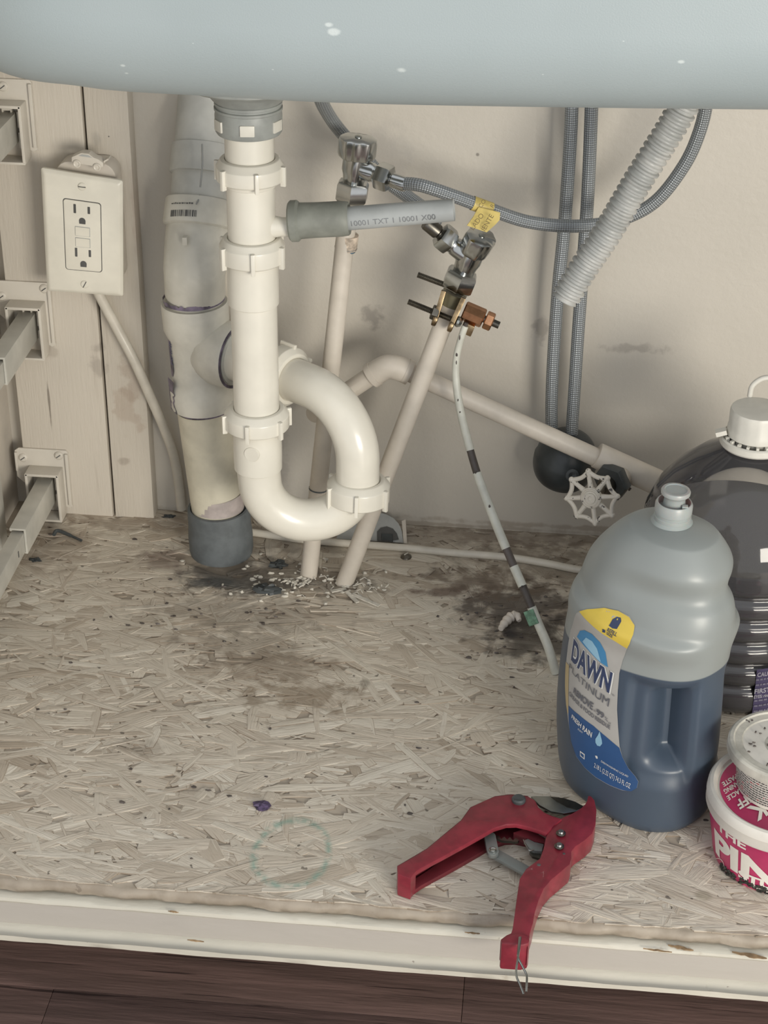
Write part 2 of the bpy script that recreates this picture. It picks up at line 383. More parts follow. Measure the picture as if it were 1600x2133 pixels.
# strand board
FY = at(800, 1888, z=0).y          # front lip
def rough_edge(x): return FY+.0006*sin(x*61+1)+.0005*sin(x*173)+.0004*sin(x*411)
mb = MB(); n = 220; X0, X1 = -.49, .585
prof = [(.0, -.0012), (.0, -.0012), (-.0022, -.0022), (-.0035, -.0050), (-.0025, -.0088)]
for i in range(n+1):
    x = X0+(X1-X0)*i/n; e = rough_edge(x)
    mb.v.append(V((x, 0, -.0005)))
    for k, (dy, z) in enumerate(prof[1:]): mb.v.append(V((x, e+dy*(1+.3*sin(x*97+k)), (-.0005 if k == 0 else z)+.0002*sin(x*130+k*2))))
    mb.v.append(V((x, 0, -.0088)))
for i in range(n):
    for k in range(5): mb.f.append((i*6+k, i*6+k+1, (i+1)*6+k+1, (i+1)*6+k))
mb.tone = [.45]*len(mb.v)
floor = struct(obj('floor', mb, M['osb'], ang=80), 'painted strand board floor of the cabinet with brown stains')
mb = MB(); cnt = 0
holes = [(at(462, 1165, z=0), .024), (at(643, 1198, z=0), .006), (at(718, 1212, z=0), .006)]
while cnt < 6200:
    x, y = random.uniform(X0+.03, X1-.03), random.uniform(FY-.001, -.003)
    a = random.gauss(0, .5) if random.random() < .74 else random.uniform(-1.6, 1.6)
    Ln = random.uniform(.018, .075)*(.6 if abs(a) > .9 else 1); wd = random.uniform(.0015, .009) if random.random() < .72 else random.uniform(.008, .018)
    dx, dy = V((cos(a), sin(a), 0)), V((-sin(a), cos(a), 0)); h = random.uniform(.0001, .0008); tx, ty = random.gauss(0, .007), random.gauss(0, .03)
    sk = random.uniform(-.5, .5)
    pts = [(-.5, -.5+.1*random.random()), (-.2, -.5-.08*random.random()), (.25, -.46), (.5+sk*.1, -.42*random.random()), (.47, .35+.15*random.random()), (.1, .5), (-.3, .52), (-.5-sk*.08, .2*random.random())]
    P = [V((x, y, 0))+dx*(Ln*p)+dy*(wd*q) for p, q in pts]
    if any(p.y < FY-.012 or p.y > -.001 for p in P): continue
    cl_ = lambda q: V((q.x, max(q.y, rough_edge(q.x)-.0004), q.z)); P = [cl_(p) for p in P]
    if any((p-hc).xy.length < hr for p in P for hc, hr in holes): continue
    n0 = len(mb.v); t = min(.9, max(.3, random.gauss(.62, .14))); m = len(P); ou, ov = random.uniform(0, 9), random.uniform(0, 9)
    q_ = random.random(); te = random.uniform(0, .25) if q_ < .42 else (random.uniform(.85, 1) if q_ < .62 else t*.9)  # pale rims paint in strand edges catching light; dark rims are dirt
    ins = min(.0006, wd*.14); kx, ky = 1-2*ins*1.6/Ln, 1-2*ins/wd
    zf = lambda p, q: max(-.0004, h+tx*Ln*p*.25+ty*wd*q)
    loc = []
    for p, q in pts: mb.v.append(cl_(V((x, y, zf(p, q)))+dx*(Ln*p)+dy*(wd*q))); mb.tone.append(te); loc.append((p, q))
    for p, q in pts: mb.v.append(cl_(V((x, y, zf(p*kx, q*ky)+.0001))+dx*(Ln*p*kx)+dy*(wd*q*ky))); mb.tone.append(t); loc.append((p*kx, q*ky))
    for W in P: mb.v.append(W+V((0, 0, -.0012))); mb.tone.append(.12)
    loc += loc[:m]
    def fa(*ix):
        mb.uv[len(mb.f)] = [(ou+loc[i][0]*Ln, ov+loc[i][1]*wd) for i in ix]; mb.f.append(tuple(n0+i for i in ix))
    fa(*range(m, 2*m))
    for i in range(m):
        j = (i+1) % m; fa(i, j, m+j, m+i); fa(i, 2*m+i, 2*m+j, j)
    cnt += 1
obj('wood_strands', mb, M['osb'], floor, ang=20, kind='stuff')

# front frame below the strand board
zL = -.011; yA = FY+.004; yB = at(800, 1932, z=zL).y; zB = at(800, 1985, y=yB).z
yC = yB-.006; zC = at(800, 2025, y=yC-.006).z
def rail(name, prof, m, jit=.0002, n=160, bevel=None):
    mb = MB(); k = len(prof)
    for i in range(n+1):
        x = -.62+1.24*i/n
        for j, (y, z) in enumerate(prof):
            q = jit*sin(x*47+j*1.7)+jit*.6*sin(x*139+j*2.9)+(random.uniform(-.4, .4)*jit)
            mb.v.append(V((x, y+q*.5, z+q)))
    for i in range(n):
        for j in range(k): mb.f.append((i*k+j, (i+1)*k+j, (i+1)*k+(j+1) % k, i*k+(j+1) % k))
    mb.f.append(tuple(range(k))); mb.f.append(tuple(n*k+j for j in reversed(range(k))))
    return struct(obj(name, mb, m, ang=40))
rail('trim_1', [(yA+.02, zL-.003), (yA-.003, zL), (yB+.003, zL+.0004), (yB+.0008, zL-.0008), (yB, zL-.003), (yB+.002, zL-.006), (yA+.02, zL-.006)], M['trim'])['label'] = 'chipped cream painted ledge along the cabinet front'
rail('trim_2', [(yA+.02, zL-.004), (yB+.0015, zL-.004), (yB+.0005, zB+.002), (yB+.0015, zB-.004), (yA+.02, zB-.004)], M['trim_shaded'], .0001)['label'] = 'cabinet rail face, its shade painted in as grey'
rail('trim_3', [(yA+.02, zB-.001), (yB+.001, zB), (yB-.004, zB-.0025), (yC-.003, zB-.007), (yC-.006, zC+.006), (yC-.006, zC+.0015), (yC-.004, zC), (yA+.02, zC)], M['trim'], .0002)['label'] = 'rounded cream moulding along the bottom of the cabinet front'
mb = MB(); mb.box((0, FY+.075, -.07), (1.24, .02, .10)); struct(obj('baseboard_front', mb, M['toe']), 'dark recessed toe kick under the cabinet')
for i, (px0, py0, px1, py1, hh) in enumerate(((1392, 1968, 1445, 1979, 4), (1525, 1982, 1598, 1996, 6), (1340, 1975, 1400, 1983, 3), (690, 1896, 760, 1902, 2), (350, 1897, 372, 1900, 2), (968, 1941, 1000, 1944, 2), (390, 1957, 425, 1961, 2))):
    mb = MB(); top, bot = [], []
    for k in range(9):
        t = k/8; px, py = px0+(px1-px0)*t, py0+(py1-py0)*t
        top.append(at(px, py-hh*random.uniform(.2, 1)*sin(pi*(.08+.84*t)), z=zL+.0012)); bot.append(at(px, py+hh*random.uniform(.2, 1)*sin(pi*(.08+.84*t)), z=zL+.0012))
    mb.prism(top+bot[::-1], (0, 0, -.0006)); obj('bare_wood_chip', mb, M['bare_wood'], bpy.data.objects['trim_1'])

# kitchen floor planks
KZ = -.10
mb = MB(); mb.box((0, -.80, KZ-.012), (2.4, 1.0, .012)); kf = struct(obj('floor', mb, M['laminate']), 'dark brown kitchen floor in front of the cabinet')
xs = at(112, 2060, z=KZ).x
rows = [(-.30, -.5342, [(-1.2, -.02), (-.02, 1.2)]), (-.5345, -.6612, [(-1.2, xs), (xs, .17), (.17, 1.2)]), (-.6615, -.79, [(-1.2, -.35), (-.35, .9), (.9, 1.2)]), (-.7915, -.92, [(-1.2, .1), (.1, 1.2)]), (-.9215, -1.05, [(-1.2, -.2), (-.2, 1.2)]), (-1.0515, -1.18, [(-1.2, .3), (.3, 1.2)])]
for y1, y0, segs in rows:
    for a, b in segs:
        mb = MB(); mb.box(((a+b)/2, (y0+y1)/2, KZ-.003), (b-a-.0004, abs(y1-y0), .006)); obj('plank', mb, M['laminate'], kf, bevel=.0003)

# stile at the left edge of the frame
p = at(19, 1128, z=0.0)
mb = MB(); mb.box((p.x-.045, p.y-.012, .35), (.09, .02, .70)); struct(obj('trim_4', mb, M['rail_paint'], bevel=.0015), 'painted upright board at the left of the cabinet')

# ------------------------------------------------------------------ sink
def sink():
    mb = MB(); X = [-.47+1.12*i/80 for i in range(81)]
    y0, y1, rad = -.36, -.03, .06
    sil = [(-80, 118), (0, 150), (50, 166), (163, 178), (250, 190), (400, 199), (650, 213), (800, 218), (1000, 222), (1300, 226), (1600, 229), (1750, 231)]
    tab = []
    for px, py in sil[3:]:
        P0, P1 = at(px, py, y=y0+rad), at(px, py, y=y0); mm = (P1.z-P0.z)/(P1.y-P0.y); tab.append((P0.x, P0.z+rad*(sqrt(1+mm*mm)-1)))
    def zb(x): return smooth_interp(tab, x)
    # rounded-left plan: x shrinks toward the corner
    rows = []
    xl = at(0, 150, y=-.30).x-.062; rc = .12
    prof = []
    for k in range(9):
        a = pi/2*k/8; prof.append((rad*(1-sin(a)), rad*(1-cos(a)), 0))   # inset from the face, height above the bottom
    path = []   # plan outline from front right to the left corner to the back
    for i in range(40): path.append((.45+(xl+rc-.45)*i/39, y0, 0, -1))
    for i in range(1, 16):
        a = pi/2*i/15; path.append((xl+rc-rc*sin(a), y0+rc-rc*cos(a), -sin(a), -cos(a)))
    for i in range(1, 8): path.append((xl, y0+rc+(y1-y0-rc)*i/7, -1, 0))
    n = len(path)
    col = [(0, .30), (0, .16), (0, .10)]+[(q[0], q[1]) for q in reversed(prof)]
    for px, py, nx, ny in path:
        for ins, h in col: mb.v.append(V((px-nx*ins, py-ny*ins, zb(px)+h)))
        mb.v.append(V((-.2195 if px < .1 else px, -.18 if px < .1 else -.10, zb(px)-.001)))
    m = len(col)+1
    for i in range(n-1):
        for k in range(m-1): mb.f.append((i*m+k, i*m+k+1, (i+1)*m+k+1, (i+1)*m+k))
    return mb
o = obj('kitchen_sink', sink(), M['sink'], loc=(0, -.18, .51), ang=60)
tag(o, 'grey moulded sink bowl with pale scuffs hanging across the top', 'sink')

# ------------------------------------------------------------------ drain pipe with trap
AX = V((-.2195, -.18, 0))
def zt(py, y=-.18): return at(526, py, y=y).z
def slip_nut(mb, o, axis, r, rin, h, top=.0045, nrib=6, ang=.5):
    mb.lathe([(rin-.001, -.0005), (r-.002, 0), (r, .0015), (r, h-.001), (r-.001, h), (rin+.0035, h+top), (rin+.0005, h+top+.0003), (rin-.001, h+top-.002)], o, axis, 48, cap=False)
    x, y, a = frame(axis)
    for k in range(nrib):
        t = ang+2*pi*k/nrib; d = x*cos(t)+y*sin(t); e = y*cos(t)-x*sin(t)
        mb.box(V(o)+a*(h/2-.0010)+d*(r+.0005), (.0042, .0032, h+.0025), d, e, a)
drain = thing('drain_pipe', AX+V((0, 0, .09)), 'white plastic drain pipe with slip nuts and curved trap under the sink', 'pipe')
z = zt
# strainer
mb = MB(); zr = z(262)
mb.lathe([(.0240, zr-.005), (.0253, zr-.003), (.0255, zr+.009), (.0248, zr+.0125), (.0258, zr+.0132), (.0258, zr+.0150), (.0246, zr+.0155), (.0246, zr+.0168), (.0256, zr+.0173), (.0256, zr+.019), (.024, zr+.020)], AX, seg=56)
obj('strainer_nut', mb, M['gasket'], drain, label='grey ring under the sink')
mb = MB(); mb.lathe([(.024, zr+.0185), (.0275, zr+.0215), (.031, zr+.026), (.040, zr+.031), (.048, zr+.033), (.050, zr+.0345), (.050, .52), (.03, .52)], AX, seg=56); obj('strainer_body', mb, M['gasket'], drain, label='grey flange against the sink bottom')
mb = MB()
for k in range(6): mb.box(AX+V((0, 0, zr+.0035))+V((sin(-.0+.12+k*pi/3), -cos(.12+k*pi/3), 0))*.0252, (.011, .0022, .0085), V((cos(.12+k*pi/3), sin(.12+k*pi/3), 0)), V((sin(.12+k*pi/3), -cos(.12+k*pi/3), 0)))
obj('strainer_lugs', mb, M['old_pvc'], drain, bevel=.0008)
mb = MB(); mb.lathe([(.0188, z(345)-.004), (.0188, zr+.002)], AX); obj('tailpiece', mb, M['white_pvc'], drain)
mb = MB(); slip_nut(mb, AX+V((0, 0, z(375))), (0, 0, 1), .0262, .0190, z(341)-z(375), ang=.35); obj('slip_nut', mb, M['white_pvc'], drain, bevel=.0006)
mb = MB(); mb.lathe([(.0178, z(500)-.006), (.0186, z(500)), (.0187, z(470)), (.0187, z(386)), (.0200, z(384)), (.0204, z(375)), (.018, z(370))], AX)
pn = at(581, 471, y=-.18)
mb.lathe([(.0095, .010), (.0082, .020), (.0074, .024), (.0076, .031), (.0076, .047)], V((AX.x, AX.y, pn.z-.001)), V((1, -.02, .03)), 24)
obj('branch_tee', mb, M['white_pvc'], drain)
mb = MB(); slip_nut(mb, AX+V((0, 0, z(543))), (0, 0, 1), .0256, .0188, z(505)-z(543), ang=.18); obj('slip_nut', mb, M['white_pvc'], drain, bevel=.0006)
mb = MB(); mb.lathe([(.0186, z(630)-.001), (.0202, z(630)), (.0203, z(600)), (.0201, z(545))], AX); obj('extension_socket', mb, M['white_pvc'], drain)
mb = MB(); mb.lathe([(.0186, z(862)), (.0186, z(629))], AX); obj('extension_pipe', mb, M['white_pvc'], drain)
mb = MB(); slip_nut(mb, AX+V((0, 0, z(888))), (0, 0, 1), .0268, .0188, z(858)-z(888), ang=-.12); obj('slip_nut', mb, M['white_pvc'], drain, bevel=.0006)
# trap bend
OUT = at(745, 1018, y=-.166); OUT = V((OUT.x, OUT.y, OUT.z))
A0 = V((AX.x+.001, AX.y, z(972))); zbot = at(640, 1084, y=-.174).z
mid = (A0+OUT)/2; half = (OUT-A0).xy.length/2; dirh = V((OUT.x-A0.x, OUT.y-A0.y, 0)).normalized()
pts = [V((AX.x, AX.y, z(975)+.002)), V((A0.x, A0.y, z(1000)))]
cz = zbot+half*.98
cc = V((mid.x, mid.y, cz))
for k in range(0, 37):
    a = pi+pi*k/36; q = cc+dirh*(half*cos(a))+V((0, 0, half*.98*sin(a)))
    if k == 0 and q.z > pts[-1].z: continue
    pts.append(q)
pts = [q for i, q in enumerate(pts) if i < 2 or q.z < z(1000)-.002 or i > 20]
if pts[-1].z < OUT.z: pts.append(OUT+V((0, 0, .002)))
mb = MB(); mb.tube(pts, .0182, 36); obj('trap_bend', mb, M['white_pvc'], drain)
mb = MB(); mb.lathe([(.0185, z(972)-.001), (.0200, z(972)), (.0203, z(930)), (.0198, z(888))], AX); obj('trap_socket', mb, M['white_pvc'], drain)
mb = MB(); q = at(524, 940, y=-.2); mb.lathe([(.0001, .0006), (.0062, .0006), (.0066, 0), (.0066, -.004)], V((q.x, AX.y-.0200, q.z-.003)), V((-.22, -1, 0)), 24); mb2 = mb; obj('moulded_disc', mb, M['white_pvc'], drain)
# outlet nut
oa = (V((.02, .05, 1))).normalized()
mb = MB(); slip_nut(mb, at(746, 1042, y=-.166), oa, .0268, .0184, .0165, .004, ang=.05); obj('slip_nut', mb, M['white_pvc'], drain, bevel=.0006)
# trap arm to the tee
HUB = at(492, 737, y=-.085); C0 = at(746, 850, y=-.166)
d = V((C0.x-HUB.x, C0.y-HUB.y, 0)).normalized(); C0.z = HUB.z = (HUB.z+C0.z)/2
rb = .052
arm = [OUT+V((0, 0, -.004))]
b0 = C0-d*rb; b1 = V((C0.x, C0.y, C0.z-rb)); cen = b0-V((0, 0, rb))
b1 = OUT*.0+V((OUT.x, OUT.y, C0.z-rb)) if False else b1
for k in range(0, 15):
    a = pi/2*k/14; arm.append(cen+d*(rb*cos(a))+V((0, 0, rb*sin(a))))
for k in range(1, 9): arm.append(b0+(HUB+d*.004-b0)*k/8)
mb = MB(); mb.tube(arm, .0184, 36); obj('trap_arm', mb, M['white_pvc'], drain)
mb = MB(); slip_nut(mb, HUB+d*.050, d, .0262, .0186, .014, .004, ang=.25); mb.lathe([(.0208, .0), (.0208, .052)], HUB, d, 36, cap=False); obj('slip_nut', mb, M['white_pvc'], drain, bevel=.0006)
mb = MB(); q = at(636, 868, y=-.15); mb.lathe([(.0022, .0), (.0030, .0006), (.0036, 0)], q, V((-.2, -.8, .5)), 20); 

# stub of grey hose on the tee
S0, S1, S2 = at(603, 461, y=-.18), at(728, 455, y=-.18), at(946, 437, y=-.18)
stub = thing('drain_hose_stub', S0, 'grey cut hose stub in a rubber sleeve on the white drain tee', 'hose')
ax = (S1-S0).normalized(); L = (S1-S0).length
mb = MB(); mb.lathe([(.0085, .001), (.0145, 0), (.0160, .0015), (.0160, .0065), (.0140, .0085), (.0136, .02), (.0136, L-.006), (.0130, L-.001), (.0122, L), (.009, L-.002)], S0, ax, 40); obj('rubber_sleeve', mb, M['rubber_green'], stub, label='dark grey rubber sleeve')
ax2 = (S2-S1).normalized(); L2 = (S2-S1).length
mb = MB(); mb.tube([S1-ax2*.01, S1+ax2*L2*.5, S2], [.0092, .0090, .0086], 28, cap=False); mb.tube([S2, S2-ax2*.002, S1], [.0086, .0062, .0062], 28, cap=False); obj('tube', mb, M['tube_grey'], stub)
up = V((0, -.42, 0.9)); sd = ax2.cross(up).normalized()
def onstub(u, v_):
    a = v_/.0091-.25; side = V((0, -1, .1)).normalized(); tv = ax2.cross(side).normalized()*(-1)
    tv = tv if tv.z > 0 else -tv
    return S1+ax2*(u+.034)+(side*cos(a)+tv*sin(a))*.00925
text('printed_text', '10001 TXT 1 10001 X00', .0062, onstub, M['tube_ink'], stub, xs=1.05)

# ------------------------------------------------------------------ waste stack
PY = -.07
def wp(px, py, y=PY): return at(px, py, y=y)
ws0 = wp(462, 1170)
stack = thing('waste_stack', V((ws0.x, PY, 0)), 'off-white vertical waste pipe with purple primer joints and grey rubber boot', 'pipe')
bz = wp(458, 1052).z
mb = MB(); mb.lathe([(.0285, 0), (.0298, .006), (.0300, .02), (.0292, .03), (.0290, bz-.004), (.0284, bz), (.0262, bz+.0004), (.0255, bz-.003)], V((-.2755, PY, -.002)), V((-.03, 0, 1)), 44); obj('rubber_boot', mb, M['rubber_grey'], stack, label='dark grey rubber boot')
Pb, Pt = V((-.2775, PY, bz-.004)), wp(425, 850)
mb = MB(); mb.tube([Pb, Pt], .0243, 40); obj('lower_pipe', mb, M['cream_pvc'], stack)
mb = MB(); mb.tube([Pb+V((0, 0, .003)), Pb+V((0, 0, .013)), Pb+V((-.0005, 0, .018))], [.0245, .02455, .0243], 40, cap=False); obj('primer_stain', mb, plain('primer_faint', (.50, .44, .42), .5, var=.15), stack)
T0, T1 = wp(424, 838), wp(409, 672)
ta = (T1-T0).normalized(); TL = (T1-T0).length; zA = T0-ta*.002
mb = MB(); mb.lathe([(.0245, 0), (.0285, 0), (.0290, .002), (.0290, .018), (.0275, .021), (.0255, .026), (.0250, TL*.6), (.0258, TL-.01), (.0290, TL-.002), (.0292, TL+.020), (.0285, TL+.022), (.025, TL+.0215)], zA, ta, 44)
# branch of the tee toward the trap arm, sweeping
TC = (T0+T1)/2; TC.z = HUB.z; hubv = (HUB-V((TC.x, TC.y, HUB.z))); hl = hubv.length; hd = hubv.normalized()
mb.lathe([(.022, -.005), (.0250, .010), (.0255, hl-.028), (.0288, hl-.018), (.0292, hl-.002), (.0285, hl), (.0250, hl), (.0245, hl-.012)], V((TC.x, TC.y, HUB.z)), hd, 44, cap=False)
obj('tee', mb, M['old_pvc'], stack)
mb = MB(); mb.lathe([(.0249, -.004), (.0249, .0012), (.0190, .0012), (.0190, .006)], HUB, hd, 44, cap=False); obj('bushing', mb, M['grey_pvc'], stack)
def stain(o, axis, r, h, n=60, seed=1):
    rnd = random.Random(seed); mb = MB(); x, y, a = frame(axis); N_ = n
    for k in range(N_):
        t = 2*pi*k/N_; dv = x*cos(t)+y*sin(t); j = rnd.uniform(.5, 1.25)
        mb.v += [V(o)+dv*r-a*h*.15, V(o)+dv*(r+.0002)+a*h*j]
    for k in range(N_): k2 = (k+1) % N_; mb.f.append((2*k, 2*k2, 2*k2+1, 2*k+1))
    return mb
mb = MB(); mb.lathe([(.0256, -.0004), (.0262, .0010), (.0282, .0010), (.0284, -.0002)], HUB, hd, 44, cap=False); obj('primer_stain', mb, M['primer'], stack, label='purple primer stain')
obj('primer_stain', stain(zA-ta*.0028, ta, .0247, .003, seed=3), M['primer'], stack, label='purple primer stain')
# dark primer down the left of the tee with blue stencilled marking
for seed, (pxa, pya, pxb, pyb, wdt) in enumerate(((372, 775, 374, 835, .004), (371, 690, 375, 770, .003))):
    mb = MB(); rows = 10; rnd = random.Random(seed)
    for i in range(rows+1):
        t = i/rows; q = zA+ta*(-.001+(TL*.9)*t*(.45 if seed == 0 else 1)+(0 if seed == 0 else TL*.42)); r = .0258 if seed else .0292
        a0 = radians(200); a1 = radians(212+rnd.uniform(-5, 8) + (10 if seed == 0 else 0))
        for a in (a0, a1): mb.v.append(q+V((cos(a), sin(a), 0))*(r+.0002))
    for i in range(rows): mb.f.append((2*i, 2*i+1, 2*i+3, 2*i+2))
    obj('primer_stain', mb, M['primer'], stack)
def ontee(u, v_):
    a = radians(214)+v_/.0256; return zA+ta*(u+TL*.74)+V((cos(a), sin(a), 0))*.0262
text('printed_text', 'HHHH', .008, ontee, plain('blue_ink', (.12, .13, .28), .6), stack, xs=1.1)
# elbow leaning back toward the wall and pipes above
B0 = T1+ta*.012; B1 = wp(407, 560); B2 = wp(411, 470, -.056)
p3, p4, p5 = wp(412, 445, -.052), wp(421, 335, -.030), wp(430, 205, -.004)
mb = MB(); mb.tube(spline([B0, B0+(B1-B0)*.4, B1+V((0, -.003, 0)), B2], 6), [.0245]*6+[.0262]*6+[.0268]*6+[.0262], 44); obj('elbow', mb, M['old_pvc'], stack)
obj('primer_stain', stain(B0+ta*.0105, ta, .0268, .0035, seed=5), M['primer'], stack, label='purple primer stain')
e = (p4-p3).normalized()
mb = MB(); mb.lathe([(.0262, -.012), (.0286, -.0105), (.0290, -.009), (.0284, .010), (.0275, .0115), (.0245, .0115)], p3, e, 44); obj('coupling', mb, M['old_pvc'], stack)
mb = MB(); mb.tube([p3, p5], .0242, 40); obj('upper_pipe', mb, M['grey_pvc'], stack)
mb = MB(); mb.lathe([(.0243, -.012), (.0268, -.0115), (.0268, .011), (.0262, .0125), (.0243, .0125)], p4, e, 44); obj('coupling', mb, M['grey_pvc'], stack)
mb = MB(); q = wp(385, 505, -.095); mb.box(q+V((0, .002, .001)), (.0042, .006, .007)); obj('moulded_lug', mb, M['old_pvc'], stack, bevel=.0006)
# label with barcode on the coupling
ex = V((1, 0, 0)); ey = e.cross(ex).normalized(); ey = -ey if ey.y > 0 else ey
def oncpl(u, v_, r=.0296):
    a = u/r; return p3+e*(v_)+(ex*sin(a-.28)+ey*cos(a-.28))*(r*.985)
mb = MB(); rnd = random.Random(5); u = -.012
while u < .013:
    wd = rnd.choice((.0004, .0006, .001))
    mb.add([oncpl(u, -.007), oncpl(u+wd, -.007), oncpl(u+wd, -.0015), oncpl(u, -.0015)], [(0, 1, 2, 3)]); u += wd+rnd.choice((.0004, .0006, .0009))
obj('barcode', mb, M['ink'], stack)
mb = MB(); u = -.012
while u < .010:
    wd = rnd.uniform(.0008, .0022); hh = rnd.uniform(.0008, .0014); mb.add([oncpl(u, .0035), oncpl(u+wd, .0035), oncpl(u+wd, .0035+hh), oncpl(u, .0035+hh)], [(0, 1, 2, 3)]); u += wd+.0006
obj('printed_text', mb, M['slot'], stack, kind='stuff')
mb = MB()
for (a, b, hw) in (((421, 300), (417, 390), .0008), ((416, 400), (409, 425), .0008)):
    pa, pb = at(*a, y=-.062), at(*b, y=-.078); mb.tube(spline([pa, (pa+pb)/2+V((.001, 0, 0)), pb], 4), hw, 6)
obj('pen_line', mb, M['flange'], stack)

# ------------------------------------------------------------------ supply pipes and valves
LB = at(643, 1198, z=0); LT = at(727, 425, y=-.085)
sp1 = thing('supply_pipe', LB, 'painted upright water pipe on the left, standing behind the white trap', 'pipe')
dL = (LT-LB).normalized()
mb = MB(); mb.tube([LB-dL*.004, LT], .0079, 24); obj('pipe', mb, M['paint_pipe'], sp1)
q0, q1 = at(720, 520, y=-.085), at(724, 488, y=-.085)
mb = MB(); mb.tube([q0, q0+dL*.001, q1], [.0082, .0094, .0094], 24); obj('fitting', mb, plain('fitting_cream', (.62, .52, .42), .4, var=.25, scale=160), sp1)
mb = MB(); mb.tube([q0-dL*.0012, q0+dL*.0022], [.0083, .0096], 24, cap=False); obj('primer_stain', mb, plain('primer_teal', (.09, .15, .2), .5, var=.3, scale=200), sp1)
mb = MB(); t_ = (.0885-LB.z)/(LT.z-LB.z); mb.tube([LB+(LT-LB)*t_, LB+(LT-LB)*(t_+.004)], .0083, 24, cap=False); obj('pipe_ring', mb, M['rubber_grey'], sp1)
RB = at(718, 1214, z=0); RT = at(948, 610, y=-.085); dR = (RT-RB).normalized()
sp2 = thing('supply_pipe', RB, 'painted water pipe leaning to the right, carrying the clamp and earth wire', 'pipe')
mb = MB(); mb.tube([RB-dR*.004, RT], .0081, 24); obj('pipe', mb, M['paint_pipe'], sp2)
mb = MB(); mb.tube([RT-dR*.012, RT-dR*.002, RT], [.0083, .0100, .0105], 24); obj('ferrule', mb, plain('ferrule', (.25, .23, .15), .4, .6, var=.2), sp2)

def valve(base, a, outd, frontd, hdir, label, scale=1.0, lobe=.05):
    """angle stop: a = pipe direction, outd = outlet direction, hdir = handle direction"""
    a = a.normalized(); outd = outd.normalized(); hdir = hdir.normalized(); sc = scale
    t = thing('shutoff_valve', base, label, 'valve')
    hexf = lambda th: 1/max(cos(((th % (pi/3))-pi/6)), .86)*.97
    mb = MB(); mb.lathe([(.0095*sc, 0), (.0112*sc, .0015), (.0122*sc, .003), (.0122*sc, .014*sc), (.0108*sc, .0165*sc), (.008*sc, .017*sc)], base, a, 48, sq=hexf); obj('compression_nut', mb, M['chrome'], t)
    mb = MB(); mb.lathe([(.0075*sc, .014*sc), (.0082*sc, .018*sc), (.0088*sc, .022*sc), (.0100*sc, .026*sc), (.0100*sc, .036*sc), (.0085*sc, .038*sc)], base, a, 40, sq=lambda th: 1+.05*cos(4*th))
    c = base+a*.0285*sc
    mb.lathe([(.0075*sc, 0), (.0075*sc, .015*sc), (.0068*sc, .016*sc), (.0068*sc, .0175*sc), (.0074*sc, .018*sc), (.0074*sc, .0195*sc), (.0068*sc, .02*sc)], c, outd, 32)
    mb.lathe([(.0075*sc, 0), (.0085*sc, .006*sc), (.0085*sc, .010*sc)], c, hdir, 32)
    obj('valve_body', mb, M['chrome'], t)
    mb = MB(); mb.lathe([(.0065*sc, .0185*sc), (.0092*sc, .0195*sc), (.0097*sc, .021*sc), (.0097*sc, .0285*sc), (.009*sc, .0305*sc), (.005*sc, .031*sc)], c, outd, 48, sq=hexf); obj('outlet_nut', mb, M['chrome'], t)
    mb = MB(); mb.lathe([(.0098*sc, .0075*sc), (.0116*sc, .0085*sc), (.0122*sc, .0105*sc), (.0124*sc, .0215*sc), (.0119*sc, .0238*sc), (.0095*sc, .0248*sc), (.0001, .0252*sc)], c, hdir, 64, sq=lambda th: 1+lobe*cos(2*th)+.03*cos(8*th)); obj('handle', mb, M['chrome'], t)
    mb = MB(); mb.lathe([(.0028*sc, .0248*sc), (.0028*sc, .0258*sc), (.002*sc, .0262*sc), (.0001, .0263*sc)], c, hdir, 20); obj('handle_screw', mb, M['steel'], t)
    return t, c, outd
v1o = V((.93, -.36, -.16))
v1, c1, o1 = valve(at(731, 421, y=-.085), V((.12, .05, 1)), v1o, None, V((.10, -.12, 1)), 'chrome shutoff valve on top of the upright left pipe', 1.05, -.19)
v2, c2, o2 = valve(at(950, 604, y=-.085), V((.33, .05, .95)), V((-.72, -.1, .62)), None, V((.40, -.30, .90)), 'chrome shutoff valve on top of the leaning right pipe', 1.06)

# ------------------------------------------------------------------ braided hoses
def hose(label, pts, r=.0054, n=10):
    P = spline(pts, n); mb = MB(); mb.tube(P, r, 20); return tag(obj('braided_hose', mb, M['braid'], loc=P[0]), label, 'hose')
e1 = c1+o1*.031
h1 = hose('braided hose looping from the left valve rightward and up to the sink', [e1+o1*.012, at(880, 387, y=-.105), at(950, 410, y=-.105), at(1010, 432, y=-.10), at(1100, 462, y=-.09), at(1200, 471, y=-.085), at(1290, 458, y=-.08), at(1365, 420, y=-.08), at(1425, 345, y=-.08), at(1457, 275, y=-.08), at(1473, 205, y=-.085), at(1482, 100, y=-.10)])
mb = MB(); mb.lathe([(.0035, -.003), (.0042, 0), (.0042, .002), (.0062, .0035), (.0062, .014), (.0056, .0155)], e1, o1, 24); obj('crimp_sleeve', mb, M['chrome'], h1)
e2 = c2+o2*.031
h2 = hose('braided hose from the right valve up behind the left valve to the sink', [e2+o2*.012, at(905, 452, y=-.075), at(850, 410, y=-.045), at(800, 372, y=-.035), at(755, 322, y=-.035), at(715, 280, y=-.045), at(685, 240, y=-.06), at(664, 195, y=-.085), at(650, 120, y=-.10)], .0056)
mb = MB(); mb.lathe([(.0035, -.003), (.0045, 0), (.0045, .003), (.0062, .0045), (.0062, .016), (.0056, .0175)], e2, o2, 24); obj('crimp_sleeve', mb, M['dark_steel'], h2)
WB = -.032
